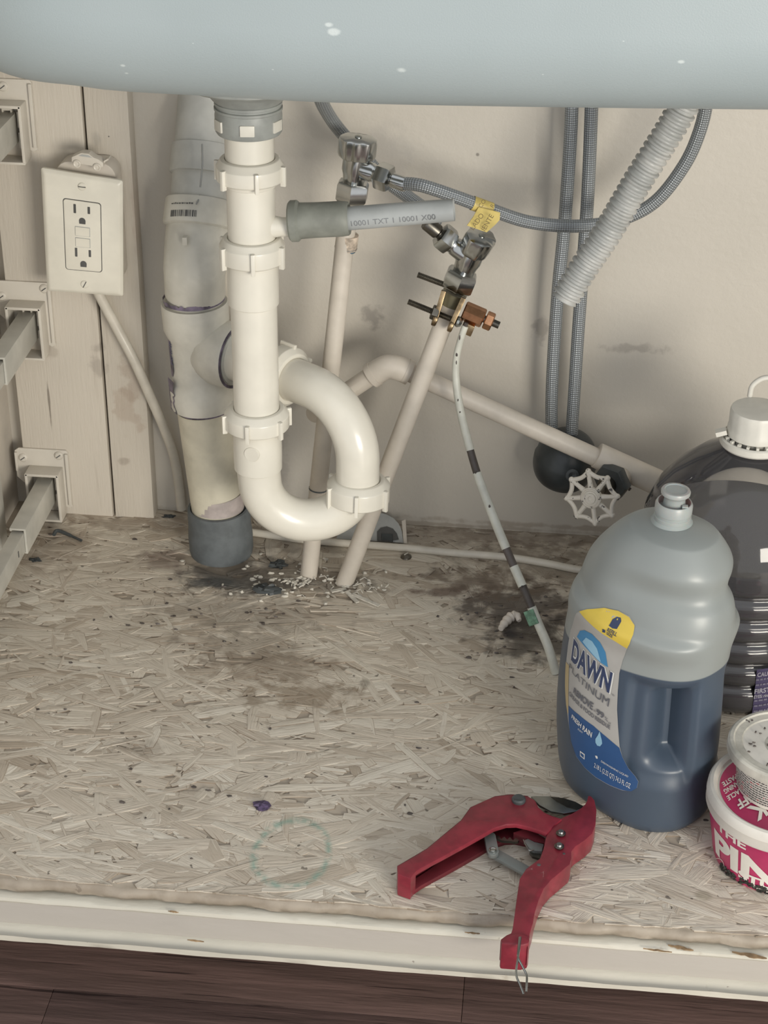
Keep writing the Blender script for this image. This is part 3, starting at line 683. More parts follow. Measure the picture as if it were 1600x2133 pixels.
h3 = hose('pair of braided hose lengths hanging in a long loop down to the black weight', [at(1192, 150, y=WB), at(1191, 230, y=WB), at(1186, 330, y=WB), at(1175, 480, y=WB), at(1163, 600, y=WB), at(1152, 760, y=WB), at(1149, 870, y=WB), at(1154, 940, y=WB), at(1170, 962, y=WB), at(1188, 930, y=WB), at(1193, 870, y=WB), at(1204, 700, y=WB), at(1214, 560, y=WB), at(1225, 400, y=WB), at(1232, 230, y=WB), at(1234, 150, y=WB)], .0056)
# yellow tag on the first hose
q = spline([at(880, 387, y=-.105), at(950, 410, y=-.105), at(1010, 432, y=-.10), at(1100, 462, y=-.09), at(1200, 471, y=-.085)], 10)
ta_, tb_ = q[17], q[21]; tgv = (tb_-ta_).normalized(); ctag = (ta_+tb_)/2
mb = MB(); mb.tube([ctag-tgv*.0085, ctag+tgv*.0085], .0059, 24, cap=False); obj('tag_band', mb, M['yellow_tag'], h1, label='yellow tag')
fl = [(994, 437), (1040, 449), (1040, 458), (1030, 470), (1015, 482), (972, 467), (984, 452)]
fl = [(997, 432), (1042, 444), (1041, 458), (1032, 468), (1014, 484), (973, 470), (986, 452)]
P = [at(x, y, y=-.109-.0006*(y-437)*.2) for x, y in fl]
mb = MB(); mb.prism(P, (0, .0006, .0004)); obj('tag_flap', mb, M['yellow_tag'], h1, label='yellow tag')
def tagmap(cx, cy, ang, dep):
    ca, sa = cos(ang), sin(ang)
    def fn(u, v_):
        k = 1/.000385
        return at(cx+(u*ca-v_*(-sa))*k*1.0 if False else cx+(u*ca+v_*sa)*k, cy+(u*sa*1.0-v_*ca)*k, y=dep)
    return fn
text('printed_text', 'LADO', .0056, tagmap(994, 462, -.95, -.1165), M['tag_ink'], h1)
text('printed_text', 'IENTE', .0056, tagmap(1016, 464, -1.05, -.1165), M['tag_ink'], h1)
text('printed_text', 'CO', .0048, tagmap(1005, 424, -1.0, -.1115), M['tag_ink'], h1)
text('printed_text', 'R', .0048, tagmap(1026, 429, -1.0, -.1115), M['tag_ink'], h1)

# black hose weight
Wc = at(1178, 957, y=WB)
mb = MB(); pr = []
for k in range(25):
    t = -pi/2+pi*k/24; z_ = sin(t)*.0285; r = .0292*cos(t)**.62*(1.0 if z_ < .004 else 1-.12*(z_/.0285))
    if abs(z_-.003) < .0022: r -= .0012
    pr.append((max(r, .0002), z_))
mb.lathe(pr, Wc, V((.22, 0, 1)), 44); ow = obj('hose_weight', mb, M['black'], loc=Wc); tag(ow, 'black rounded weight clipped at the bottom of the hanging hose loop', 'weight')
mb = MB(); mb.lathe([(.005, 0), (.006, .001), (.006, .004), (.0035, .0045), (.0001, .003)], Wc+V((.006, -.0262, -.001)), V((.1, -1, .25)), 20); obj('screw_boss', mb, M['black_soft'], ow)

# corrugated drain hose
C0_, C1_ = at(1462, 150, y=-.14), at(1176, 624, y=-.145); pp = spline([C0_, at(1405, 255, y=-.14), at(1330, 375, y=-.14), at(1265, 485, y=-.14), at(1218, 555, y=-.142), C1_], 60)
tot = sum((pp[i+1]-pp[i]).length for i in range(len(pp)-1)); l = 0; R = []; rs = []
for i, q in enumerate(pp):
    if i: l += (pp[i]-pp[i-1]).length
    ph = (l/.0056) % 1; rs.append(.0100+.0019*max(0, min(1, .5+1.6*cos(2*pi*ph)))-(.0012 if l > tot-.004 else 0))
mb = MB(); mb.tube(pp, rs, 32, cap=False); mb.tube([pp[-1], pp[-8]], [rs[-1]-.0004, .0085], 32, cap=False)
tag(obj('corrugated_hose', mb, M['corr'], loc=C1_, ang=60), 'grey corrugated hose hanging diagonally with its cut end open', 'hose')

# ------------------------------------------------------------------ earthing clamp and wire
cl = at(925, 655, y=-.088)
clamp = thing('ground_clamp', cl, 'bronze pipe clamp with two long threaded bolts on the leaning pipe', 'clamp')
def bolt(a, b, r=.0024, y=-.10):
    P0, P1 = at(*a, y=y), at(*b, y=y); n = int((P1-P0).length/.0006); mb = MB()
    pts = [P0+(P1-P0)*i/n for i in range(n+1)]; mb.tube(pts, [r+(.00025 if i % 2 else -.0002) for i in range(n+1)], 14); return mb
obj('threaded_bolt', bolt((870, 572), (934, 596), y=-.088), M['dark_steel'], clamp); obj('threaded_bolt', bolt((850, 628), (958, 672), y=-.104), M['dark_steel'], clamp)
sdv = (at(940, 665, y=-.1)-at(905, 652, y=-.1)).normalized()
hexf = lambda th: 1/max(cos(((th % (pi/3))-pi/6)), .86)*.97
mb = MB(); mb.lathe([(.005, 0), (.0056, .0006), (.0056, .0055), (.005, .006)], at(899, 649, y=-.104), sdv, 36, sq=hexf); obj('hex_nut', mb, M['dark_steel'], clamp)
for (a, b) in (((925, 605), (905, 672)), ((966, 620), (937, 684))):
    P0, P1 = at(*a, y=-.098), at(*b, y=-.106); zz = (P1-P0).normalized(); yy = V((0, -1, .3)).normalized(); yy = (yy-zz*yy.dot(zz)).normalized(); xx = yy.cross(zz)
    mb = MB(); mb.box((P0+P1)/2, (.0040, .010, (P1-P0).length), xx, yy, zz); mb.lathe([(.0001, 0), (.0056, 0), (.006, .0006), (.006, .0032), (.0054, .0038), (.0001, .0038)], P1-sdv*.002-zz*.003, sdv, 28)
    obj('clamp_jaw', mb, M['brass'], clamp, bevel=.0006)
mb = MB(); mb.lathe([(.003, 0), (.0046, .001), (.0048, .003), (.003, .0055), (.0001, .006)], at(949, 668, y=-.105), sdv, 20); obj('bolt_head', mb, M['steel'], clamp)
L0, L1 = at(966, 646, y=-.098), at(1008, 664, y=-.10); la = (L1-L0).normalized()
mb = MB(); mb.lathe([(.0072, 0), (.0082, .001), (.0082, (L1-L0).length-.001), (.0072, (L1-L0).length)], L0, la, 8, ang=.4); obj('lug', mb, M['copper'], clamp, ang=20, label='copper lug')
mb = MB(); mb.lathe([(.0064, 0), (.007, .0008), (.007, .0062), (.006, .007)], L1+la*.0012, la, 36, sq=hexf); obj('hex_nut', mb, M['copper'], clamp, label='copper nut')
mb = MB(); mb.tube([L1, L1+la*.014], .0032, 14); obj('lug_bolt', mb, M['dark_steel'], clamp)
mb = MB(); mb.box(at(974, 684, y=-.103), (.010, .006, .010), la, V((0, -1, 0)), la.cross(V((0, -1, 0)))); obj('lug_foot', mb, M['brass'], clamp, bevel=.001)

gp = [(972, 672, -.105), (962, 700, -.106), (951, 745, -.107), (950, 790, -.11), (958, 850, -.118), (975, 920, -.13), (997, 995, -.145), (1033, 1090, -.165), (1062, 1160, -.18), (1097, 1240, -.20), (1122, 1300, -.212)]
gpts = [at(a, b, y=c) for a, b, c in gp]+[at(1143, 1350, z=.022), at(1158, 1402, z=.001)]
gs = spline(gpts, 8)
gw = thing('ground_wire', gpts[-1], 'white earth wire with dark bare gaps dropping from the clamp to the floor', 'wire')
def near(px, py):
    best, bi = 1e9, 0
    for i, q in enumerate(gs):
        dd = q-CAMP; zc = dd.dot(_f); u, v_ = 800+F*dd.dot(_r)/zc, 1066.5-F*dd.dot(_u)/zc
        e_ = (u-px)**2+(v_-py)**2
        if e_ < best: best, bi = e_, i
    return bi
cuts = [near(980, 938), near(991, 980), near(1057, 1140), near(1069, 1183), near(1086, 1225), near(1108, 1262)]
rad = lambda i: .0029+.0010*min(1, max(0, (i-8)/45))
idx = [2]+cuts+[len(gs)-1]
for k in range(len(idx)-1):
    seg = gs[idx[k]:idx[k+1]+1]
    if len(seg) < 2: continue
    mb = MB(); mb.tube(seg, [rad(idx[k]+j)-(.0004 if k % 2 else 0) for j in range(len(seg))], 16)
    obj('wire_sheath' if k % 2 == 0 else 'bare_section', mb, M['wire'] if k % 2 == 0 else M['bare'], gw, label=None if k % 2 == 0 else 'dark bare section')
mb = MB(); mb.tube(gs[:4], .002, 8); obj('bare_end', mb, M['bare'], gw)
for a, b in (((985, 938), (958, 890)),): pass
rnd = random.Random(8); mb = MB()
for i in range(9):
    k = rnd.randrange(4, len(gs)-12); q = gs[k]+(V((rnd.uniform(-.5, .5), -1, .4)).normalized())*rad(k)*.9; mb.ball(q, rnd.uniform(.0006, .0013), .0006, rnd.uniform(.0006, .003), 8, 6)
obj('worn_spots', mb, M['bare'], gw, kind='stuff')
q = near(1116, 1288); c_ = gs[q]; td = (gs[q+2]-gs[q-2]).normalized(); nd = V((-.55, -.75, .35)).normalized()
mb = MB(); mb.box(c_+nd*.0035+V((-.002, 0, 0)), (.010, .0012, .013), td.cross(nd), nd, td); obj('green_tape', mb, M['green_tape'], gw, bevel=.0004, label='scrap of green tape')

# ------------------------------------------------------------------ pipe along the wall with gate valve
PW = -.072
wpipe = thing('wall_pipe', at(812, 757, y=PW), 'painted pipe running down along the wall from an elbow to a tee', 'pipe')
E0, E1 = at(812, 757, y=PW), at(1262, 962, y=PW); E2 = at(700, 832, y=PW)
da = (E1-E0).normalized(); db = (E2-E0).normalized()
mb = MB(); mb.tube([E0+da*.008, E1], .0083, 28); obj('pipe', mb, M['paint_pipe'], wpipe)
mb = MB(); mb.tube([E0+db*.008, E2, at(655, 862, y=PW+.03)], .0083, 28); obj('pipe', mb, M['paint_pipe'], wpipe)
mb = MB(); mb.tube(spline([E0+db*.020, E0+db*.008+V((0, 0, -.0005)), E0+V((0, 0, -.0032)), E0+da*.008+V((0, 0, -.001)), E0+da*.018], 5), .0108, 28); mb.tube([E0+db*.021, E0+db*.016], .0114, 28); mb.tube([E0+da*.020, E0+da*.015], .0112, 28); obj('elbow', mb, M['paint_pipe'], wpipe)
TE0, TE1 = at(1243, 948, y=PW), at(1372, 1006, y=PW); Tc = at(1298, 985, y=PW)
WN = V((-.42, -.90, .06)).normalized()
mb = MB(); dt = (TE1-TE0).normalized(); Lt = (TE1-TE0).length
mb.lathe([(.0085, 0), (.0112, 0), (.0116, .001), (.0116, Lt-.001), (.011, Lt), (.0085, Lt)], TE0, dt, 36)
mb.lathe([(.011, -.002), (.0112, .012), (.012, .0135), (.012, .017), (.009, .0175)], Tc, WN, 32); obj('tee', mb, M['paint_pipe'], wpipe)
mb = MB(); mb.tube([TE1-dt*.004, TE1+dt*.10], .0083, 24); obj('pipe', mb, M['paint_pipe'], wpipe)
mb = MB(); rnd = random.Random(2)
for k in range(15):
    q = Tc+WN*.0125+dt*rnd.uniform(.004, .0125)+V((0, 0, 1))*rnd.uniform(-.008, .006); mb.ball(q, rnd.uniform(.0006, .0022), .0015, rnd.uniform(.0006, .002), 6, 5, .3)
obj('flaked_patch', mb, M['bare'], wpipe, kind='stuff')
Wh = at(1233, 1036, y=PW-.042)
WA = (Wh-Tc).normalized()
gv = thing('gate_valve', Tc, 'painted gate valve with eight-spoked handwheel on the wall pipe tee', 'valve')
hw = (Wh-Tc).length
mb = MB(); mb.lathe([(.009, .012), (.0145, .0125), (.0155, .014), (.0155, .021), (.0145, .0225), (.009, .023)], Tc, WA, 36, sq=hexf); obj('bonnet', mb, M['black_soft'], gv, label='dark bonnet nut')
mb = MB(); mb.lathe([(.0075, .021), (.0080, .030), (.0055, .032), (.0038, .033), (.0038, hw)], Tc, WA, 24); obj('stem', mb, M['dark_steel'], gv)
# wheel faces along WA
xw, yw, aw = frame(WA+(CAMP-Wh).normalized()*.7)
mb = MB(); rim = []
for k in range(96):
    t = 2*pi*k/96+.28; r = .0234-.0040*abs(sin(4*(t-.28)))**.8; rim.append(Wh+(xw*cos(t)+yw*sin(t))*r)
rim = rim+[rim[0], rim[1]]
mb.tube(rim, .0020, 10, cap=False)
wheel_m = N('wheel_paint'); cW = wheel_m.mix(wheel_m.ramp(wheel_m.noise(170, 4), .60, .64), (.66, .62, .55), (.10, .09, .085)); wheel_m.set(cW, .5)
for k in range(8):
    t = 2*pi*k/8+.28; dv = xw*cos(t)+yw*sin(t)
    mb.tube([Wh+dv*.007-aw*.0005, Wh+dv*.016, Wh+dv*.0232], [.0027, .0020, .0024], 10)
    mb.ball(Wh+dv*.0236, .0026, seg=10, rings=8)
hwl = obj('handwheel', mb, wheel_m.m, gv)
mb = MB(); mb.lathe([(.0086, -.003), (.0095, 0), (.0094, .0030), (.0086, .0036), (.0080, .0028), (.0070, .0036), (.0060, .0027), (.0048, .0030), (.0046, .0044), (.0022, .0046), (.0018, .0038), (.0001, .0038)], Wh, aw, 32); obj('hub', mb, wheel_m.m, hwl)

# ------------------------------------------------------------------ wall outlet, cable, toy car
pc = at(173, 481, y=-.050)
PQ = [at(87, 347, y=-.053), at(257, 374, y=-.050), at(100, 603, y=-.053), at(258, 614, y=-.050)]   # the plate hangs slightly askew
rx = ((PQ[1]-PQ[0])+(PQ[3]-PQ[2])).normalized(); rz = ((PQ[0]-PQ[2])+(PQ[1]-PQ[3])).normalized(); ry = rz.cross(rx).normalized()
def pl(u, v_, d=0):
    a, b = u/.0725+.5, v_/.116+.5
    return (PQ[2]*(1-a)+PQ[3]*a)*(1-b)+(PQ[0]*(1-a)+PQ[1]*a)*b-ry*d
out = thing('wall_outlet', pc, 'cream cover plate with two-socket outlet mounted on the left boards', 'outlet')
def rrect(w_, h_, r, n=5):
    P = []
    for cx, cy, a0 in ((w_/2-r, h_/2-r, 0), (-w_/2+r, h_/2-r, pi/2), (-w_/2+r, -h_/2+r, pi), (w_/2-r, -h_/2+r, 1.5*pi)):
        for k in range(n+1):
            a = a0+pi/2*k/n; P.append((cx+r*cos(a), cy+r*sin(a)))
    return P
mb = MB(); W_, H_ = .0725, .116
rings = [(0, 0), (0, .0028), (.0022, .0050), (.004, .0056)]
for ins, dd in rings:
    for u, v_ in rrect(W_-2*ins, H_-2*ins, .002): mb.v.append(pl(u, v_, dd))
m = 24
for i in range(3):
    for k in range(m): mb.f.append((i*m+k, i*m+(k+1) % m, (i+1)*m+(k+1) % m, (i+1)*m+k))
mb.f.append(tuple(range(3*m, 4*m))); mb.f.append(tuple(reversed(range(m))))
obj('cover_plate', mb, M['plate'], out)
mb = MB(); mb.prism([pl(u, v_, .0) for u, v_ in rrect(.0345, .0685, .0028)], -ry*.0058); obj('plate_gap', mb, M['slot'], out)
mb = MB(); mb.prism([pl(u, v_, .0) for u, v_ in rrect(.0332, .0672, .0025)], -ry*.0066); rec = obj('receptacle', mb, M['plate'], out, bevel=.0006)
def sub(name, u, v_, w_, h_, d0, d1, m, r=.0004): mb = MB(); mb.prism([pl(u+a, v_+b, d0) for a, b in rrect(w_, h_, r)], -ry*(d1-d0)); return obj(name, mb, m, rec)
for cy in (.0215, -.0205):
    sub('slot', -.0065, cy+.0045, .0022, .0086, .006, .0068, M['slot']); sub('slot', .0062, cy+.0045, .0022, .0068, .006, .0068, M['slot'])
    mb = MB(); P = [pl(.0030*cos(a), cy-.0072+.0032*sin(a)+.0006, .006) for a in [pi*k/10 for k in range(11)]]+[pl(-.0028, cy-.0094, .006), pl(.0028, cy-.0094, .006)]
    mb.prism(P, -ry*.0008); obj('ground_hole', mb, M['slot'], rec)
for cy in (.0048, -.0060):
    sub('button_gap', 0, cy, .0138, .0092, .006, .0068, M['flange']); sub('button', 0, cy, .0128, .0082, .006, .0074, M['plate'])
for sgn, an in ((1, 0.0), (-1, 1.1)):
    mb = MB(); mb.lathe([(.0036, .0055), (.0036, .0060), (.003, .0066), (.0001, .0068)], pl(.0005, sgn*.0475), -ry, 20); sc_ = obj('plate_screw', mb, M['plate'], out)
    mb = MB(); mb.box(pl(.0005, sgn*.0475, .0067), (.0064, .0007, .0006), rx*cos(an)+rz*sin(an), rz*cos(an)-rx*sin(an), ry); obj('screw_slot', mb, M['slot'], sc_)
mb = MB(); mb.prism([V((pc.x+u+.004, -.0205, pc.z+v_+.003)) for u, v_ in rrect(.052, .112, .012)], (0, -.022, 0)); obj('outlet_box', mb, M['paint'], out, bevel=.001)

# toy car on the top of the outlet box
kc = at(186, 331, y=-.048)
car = thing('toy_car', kc, 'small white painted toy car stuck above the outlet plate', 'toy')
sl = V((.99, 0, -.13)).normalized(); su = V((.13, 0, .99)).normalized()
def cp(u, v_, y=0): return kc+sl*u+su*v_+V((0, y, 0))
mb = MB(); body = [(-.0135, -.0028), (-.0138, .001), (-.0105, .0032), (-.006, .0062), (.0005, .0066), (.005, .0040), (.0095, .003), (.0132, .0008), (.0136, -.0022), (.0128, -.0036), (-.0128, -.0036)]
mb.prism([cp(u, v_, .004) for u, v_ in body], (0, -.010, 0)); cb = obj('car_body', mb, M['bracket_paint'], car, bevel=.0007)
mb = MB(); mb.prism([cp(u, v_, -.0055) for u, v_ in ((-.008, .0033), (-.0052, .0052), (.0002, .0055), (.0038, .0036))], (0, -.0006, 0)); obj('car_window', mb, M['flange'], car)
for u in (-.0088, .0085):
    mb = MB(); mb.lathe([(.0034, 0), (.0034, .002), (.0026, .0026), (.0016, .002), (.0001, .0022)], cp(u, -.0036, -.0052), (0, -1, 0), 20); obj('wheel', mb, M['bracket_paint'], car)
mb = MB(); mb.box(cp(.0155, .003), (.0045, .010, .0012), sl*.8+su*.6, (0, 1, 0), su*.8-sl*.6); mb.box(cp(.0135, .0012), (.001, .004, .003)); obj('spoiler', mb, M['bracket_paint'], car)

cpts = [at(190, 580, y=-.036), at(210, 620, y=-.034), at(243, 682, y=-.031), at(280, 752, y=-.031), at(315, 830, y=-.028), at(343, 895, y=-.020), at(362, 950, y=-.014), at(372, 1005, y=-.012), at(378, 1060, y=-.010)]
mb = MB(); P = spline(cpts, 8); mb.tube(P, .0046, 18)
tag(obj('power_cable', mb, M['cable'], loc=P[-1]), 'white power cable slanting down from the outlet plate to the floor', 'cable')
fpts = [at(500, 1105, z=.004), at(560, 1114, z=.004), at(640, 1125, z=.004), at(750, 1134, z=.004), at(850, 1142, z=.004), at(950, 1152, z=.004), at(1050, 1160, z=.004), at(1130, 1172, z=.004), at(1215, 1188, z=.004), at(1290, 1192, z=.004)]
P = spline(fpts, 8); mb = MB(); mb.tube(P, .0036, 16)
tag(obj('floor_cable', mb, M['cable'], loc=P[0]), 'thin white cable lying along the floor by the back wall', 'cable')

# ------------------------------------------------------------------ drawer slide brackets and rails
def slide(px, py, which, brk):
    """px,py: top centre of the inner channel at the board"""
    y0 = BT; c = at(px, py, y=y0); X = c.x; Z = c.z
    b = thing('slide_bracket', (X, y0, Z-.02), 'white drawer slide bracket screwed to the boards, '+which, 'bracket', 'drawer slide brackets on the left boards')
    mb = MB()
    mb.prism([V((X+u, y0, Z+v_)) for u, v_ in ((-.030, .024), (-.026, .027), (.020, .027), (.022, .024), (.022, -.034), (.018, -.036), (-.024, -.010), (-.030, -.004))], (0, -.0022, 0)); obj('back_plate', mb, M['bracket_paint'], b, bevel=.0006)
    mb = MB(); mb.box((X+.0205, y0-.003, Z-.004), (.003, .0035, .056)); obj('plate_flange', mb, M['bracket_paint'], b, bevel=.0006)
    mb = MB(); mb.box((X-.0285, y0-.003, Z+.013), (.0025, .003, .020)); obj('plate_flange', mb, M['bracket_paint'], b, bevel=.0006)
    mb = MB()
    fw = .032
    mb.box((X-.0005, y0-.011, Z+.008), (fw, .018, .0026)); mb.box((X+.0145, y0-.011, Z-.016), (.0026, .018, .050)); mb.box((X-.0155, y0-.011, Z-.016), (.0026, .018, .050)); mb.box((X-.0005, y0-.011, Z-.041), (fw, .018, .0022))
    obj('socket_frame', mb, M['bracket_paint'], b, bevel=.0005)
    for zz in (-.002, -.020): 
        mb = MB(); mb.box((X+.0105, y0-.006, Z+zz-.004), (.0042, .006, .014)); obj('clip', mb, M['bracket_paint'], b, bevel=.0004)
    for dx, dz in brk:
        mb = MB(); mb.lathe([(.0044, 0), (.0042, .0012), (.003, .0024), (.0001, .0026)], V((X+dx, y0-.002, Z+dz)), (0, -1, 0), 18); sc_ = obj('screw', mb, M['bracket_paint'], b)
        mb = MB(); mb.box((X+dx, y0-.0046, Z+dz), (.005, .0005, .0008), (.8, 0, .6), (0, 1, 0), (-.6, 0, .8)); obj('screw_slot', mb, M['slot'], sc_)
    r = thing('slide_rail', (X, y0-.05, Z-.02), 'white drawer slide rail running forward, '+which, 'rail', 'drawer slide rails')
    # outer sleeve: inverted channel 16 x 26 mm, then the inner rail
    mb = MB(); t_ = .0016
    ya, yb = y0-.006, y0-.105
    U = [(-.0075, -.003), (-.0075, .0), (.0075, .0), (.0075, -.026), (.0045, -.026), (.0045, -.0245), (.0055, -.0245), (.0055, -.002), (-.0055, -.002), (-.0055, -.003)]
    mb.prism([V((X+u, ya, Z+v_)) for u, v_ in U], (0, yb-ya, 0)); obj('rail_sleeve', mb, M['rail_paint'], r, bevel=.0004)
    mb = MB(); U = [(-.0068, -.0045), (.0053, -.0045), (.0053, -.0245), (-.0068, -.0245)]
    mb.prism([V((X+u, ya-.002, Z+v_)) for u, v_ in U], (0, -.44, 0)); ir = obj('inner_rail', mb, M['rail_paint'], r, bevel=.0008)
    mb = MB(); U = [(-.0045, .002), (-.0045, -.002), (-.003, -.002), (-.003, .0006), (.003, .0006), (.003, -.002), (.0045, -.002), (.0045, .002)]
    mb.prism([V((X+u, y0-.002, Z+v_+.001)) for u, v_ in U], (0, -.006, 0)); obj('catch', mb, M['bracket_paint'], b)
    for k in range(3):
        mb = MB(); yy_ = yb-.02-.07*k; mb.box((X+.0054, yy_, Z-.0145), (.0006, .0016, .0062)); obj('stamped_slit', mb, M['slot'], ir)
slide(20, 228, 'topmost of three', [(-.003, .0205)])
slide(62, 643, 'middle of three beside the outlet', [(.016, .0215), (-.024, .012)])
slide(100, 986, 'lowest of three above the floor', [(.013, .0215), (-.022, .017)])

# ------------------------------------------------------------------ small fittings at the wall base
def fp(px, py, lift=0): q = at(px, py, y=-.006-.036*(py-1065)/65); return q+V((0, -.0006, .0008))*lift
fb = fp(800, 1128)
fl_ = thing('pipe_flange', V((fb.x, fb.y, 0)), 'grey metal arched plate with a dark notch leaning at the wall base', 'plate')
mb = MB(); mb.prism([fp(*q) for q in ((784, 1066), (805, 1071), (820, 1079), (831, 1091), (837, 1105), (841, 1131), (700, 1122), (712, 1095), (735, 1076), (760, 1067))], (0, .002, -.0015)); obj('arched_plate', mb, M['flange'], fl_, bevel=.0005)
mb = MB(); mb.prism([fp(*q, 1) for q in ((786, 1127), (786, 1108), (793, 1100), (806, 1097), (819, 1102), (827, 1112), (831, 1124), (818, 1126), (800, 1128))], (0, .0004, -.0004)); obj('notch', mb, M['slot'], fl_)
mb = MB(); mb.prism([fp(*q, 2) for q in ((795, 1113), (818, 1114), (819, 1130), (796, 1129))], (0, .0004, -.0004)); obj('notch_core', mb, M['black'], fl_)
mb = MB(); mb.prism([fp(*q, 1) for q in ((837, 1086), (845, 1083), (848, 1133), (841, 1132))], (0, .002, -.001)); obj('side_strip', mb, M['paint'], fl_)

def crumb(name, px, py, rx_, ry_, rz_, m, label, cat, jit=.25, group=None, rot=0):
    c = at(px, py, z=rz_*.8); mb = MB(); mb.ball(c, rx_, ry_, rz_, 14, 9, jit)
    if rot: mb.v = [c+Matrix.Rotation(rot, 3, 'Z') @ (q-c) for q in mb.v]
    return tag(obj(name, mb, m, loc=(c.x, c.y, 0)), label, cat, group)
# lump of caulk: bent
P = spline([at(1043, 1310, z=.005), at(1052, 1297, z=.006), at(1064, 1285, z=.007), at(1076, 1282, z=.008), at(1082, 1293, z=.006)], 6)
mb = MB(); mb.tube(P, [.0012+.0030*sin(pi*(.12+.8*i/(len(P)-1)))*(1+.2*sin(i*1.7)) for i in range(len(P))], 14); tag(obj('caulk_lump', mb, M['caulk'], loc=(P[0].x, P[0].y, 0)), 'bent pale lump of old caulk beside the earth wire', 'lump')
P = spline([at(112, 1114, z=.003), at(117, 1106, z=.004), at(127, 1107, z=.004), at(150, 1117, z=.003), at(170, 1126, z=.002)], 6)
mb = MB(); mb.tube(P, [.0018*(1 if i < 18 else .7) for i in range(len(P))], 10); tag(obj('bent_nail', mb, M['black_soft'], loc=(P[0].x, P[0].y, 0)), 'dark bent nail lying on the floor below the lowest rail', 'nail')
crumb('paint_fleck', 545, 1678, .0062, .0052, .002, M['purple'], 'dark purple fleck on the floor above the green ring stain', 'fleck', .35)
crumb('dark_scrap', 75, 1166, .0055, .0035, .0015, M['black_soft'], 'dark scrap on the floor beside the lowest rail', 'scrap', .5)
crumb('dark_scrap', 352, 1076, .0060, .0030, .0012, M['black_soft'], 'dark scrap on the floor left of the grey rubber boot', 'scrap', .5)
crumb('dark_scrap', 580, 1176, .0075, .0055, .0030, M['black_soft'], 'dark scrap on the floor between the boot and the left pipe', 'scrap', .5)
crumb('dark_scrap', 558, 1228, .0110, .0060, .0040, M['black_soft'], 'larger dark scrap in front of the stained hole below the trap', 'scrap', .4)
mb = MB(); q = at(846, 1162, z=0); mb.lathe([(.0055, 0), (.0050, .0022), (.0025, .004), (.0001, .0044)], q, (0, 0, 1), 18); ss = tag(obj('round_screw', mb, M['dark_steel'], loc=q), 'round screw head in the floor beside the white floor cable', 'screw')
mb = MB(); mb.box(q+V((0, 0, .0045)), (.005, .0009, .0008), (.6, .8, 0), (-.8, .6, 0)); obj('screw_slot', mb, M['chalk'], ss)
for i, (a, b) in enumerate((((735, 1238), (790, 1262)), ((722, 1232), (745, 1255)), ((690, 1232), (720, 1226)))):
    p0, p1 = at(*a, z=.003), at(*b, z=.0015); mb = MB(); dd = (p1-p0); L_ = dd.length; dd.normalize(); mb.box((p0+p1)/2, (L_, .0035, .0012), dd, V((0, 0, 1)).cross(dd), V((0, 0, 1)))
    tag(obj('wood_splinter', mb, M['chalk'], loc=p0), ('long pale splinter in front of the leaning pipe foot', 'short pale splinter at the foot of the leaning pipe', 'pale splinter left of the leaning pipe foot')[i], 'splinter', 'splinters at the pipe feet')
mb = MB(); rnd = random.Random(4)
for k in range(130):
    px, py = (rnd.gauss(620, 40), rnd.gauss(1212, 14)) if k < 60 else (rnd.gauss(730, 35), rnd.gauss(1222, 8)) if k < 95 else (rnd.gauss(600, 90), rnd.gauss(1205, 22))
    if rnd.random() < .8: q = at(px, py, z=.0012); mb.ball(q, rnd.uniform(.0008, .0032), rnd.uniform(.0007, .002), rnd.uniform(.0006, .002), 7, 5, .3)
    else:
        q = at(px, py, z=.0012); a = rnd.uniform(0, pi); mb.tube([q, q+V((cos(a)*.004, sin(a)*.004, rnd.uniform(0, .002))), q+V((cos(a+.6)*.008, sin(a+.6)*.008, 0))], .0006, 5)
o = obj('plaster_crumbs', mb, M['chalk'], loc=at(620, 1212, z=0), kind='stuff'); tag(o, 'pale plaster crumbs scattered around the pipe feet', 'crumbs')
mb = MB()
for k in range(95):
    r_ = rnd.random()
    if r_ < .35: px, py = rnd.gauss(500, 130), rnd.gauss(1280, 40)
    elif r_ < .6: px, py = rnd.gauss(1090, 70), rnd.gauss(1300, 60)
    else: px, py = rnd.uniform(20, 1500), rnd.uniform(1110, 1830)
    q = at(px, py, z=.0012)
    if q.x < -.45 or q.y > -.02 or q.y < FY+.01: continue
    mb.ball(q, rnd.uniform(.0007, .0026), rnd.uniform(.0006, .0016), rnd.uniform(.0005, .001), 7, 4, .35)
o = obj('dirt_specks', mb, M['bare'], loc=at(600, 1300, z=0), kind='stuff'); tag(o, 'small dark dirt specks scattered over the strand board', 'dirt')

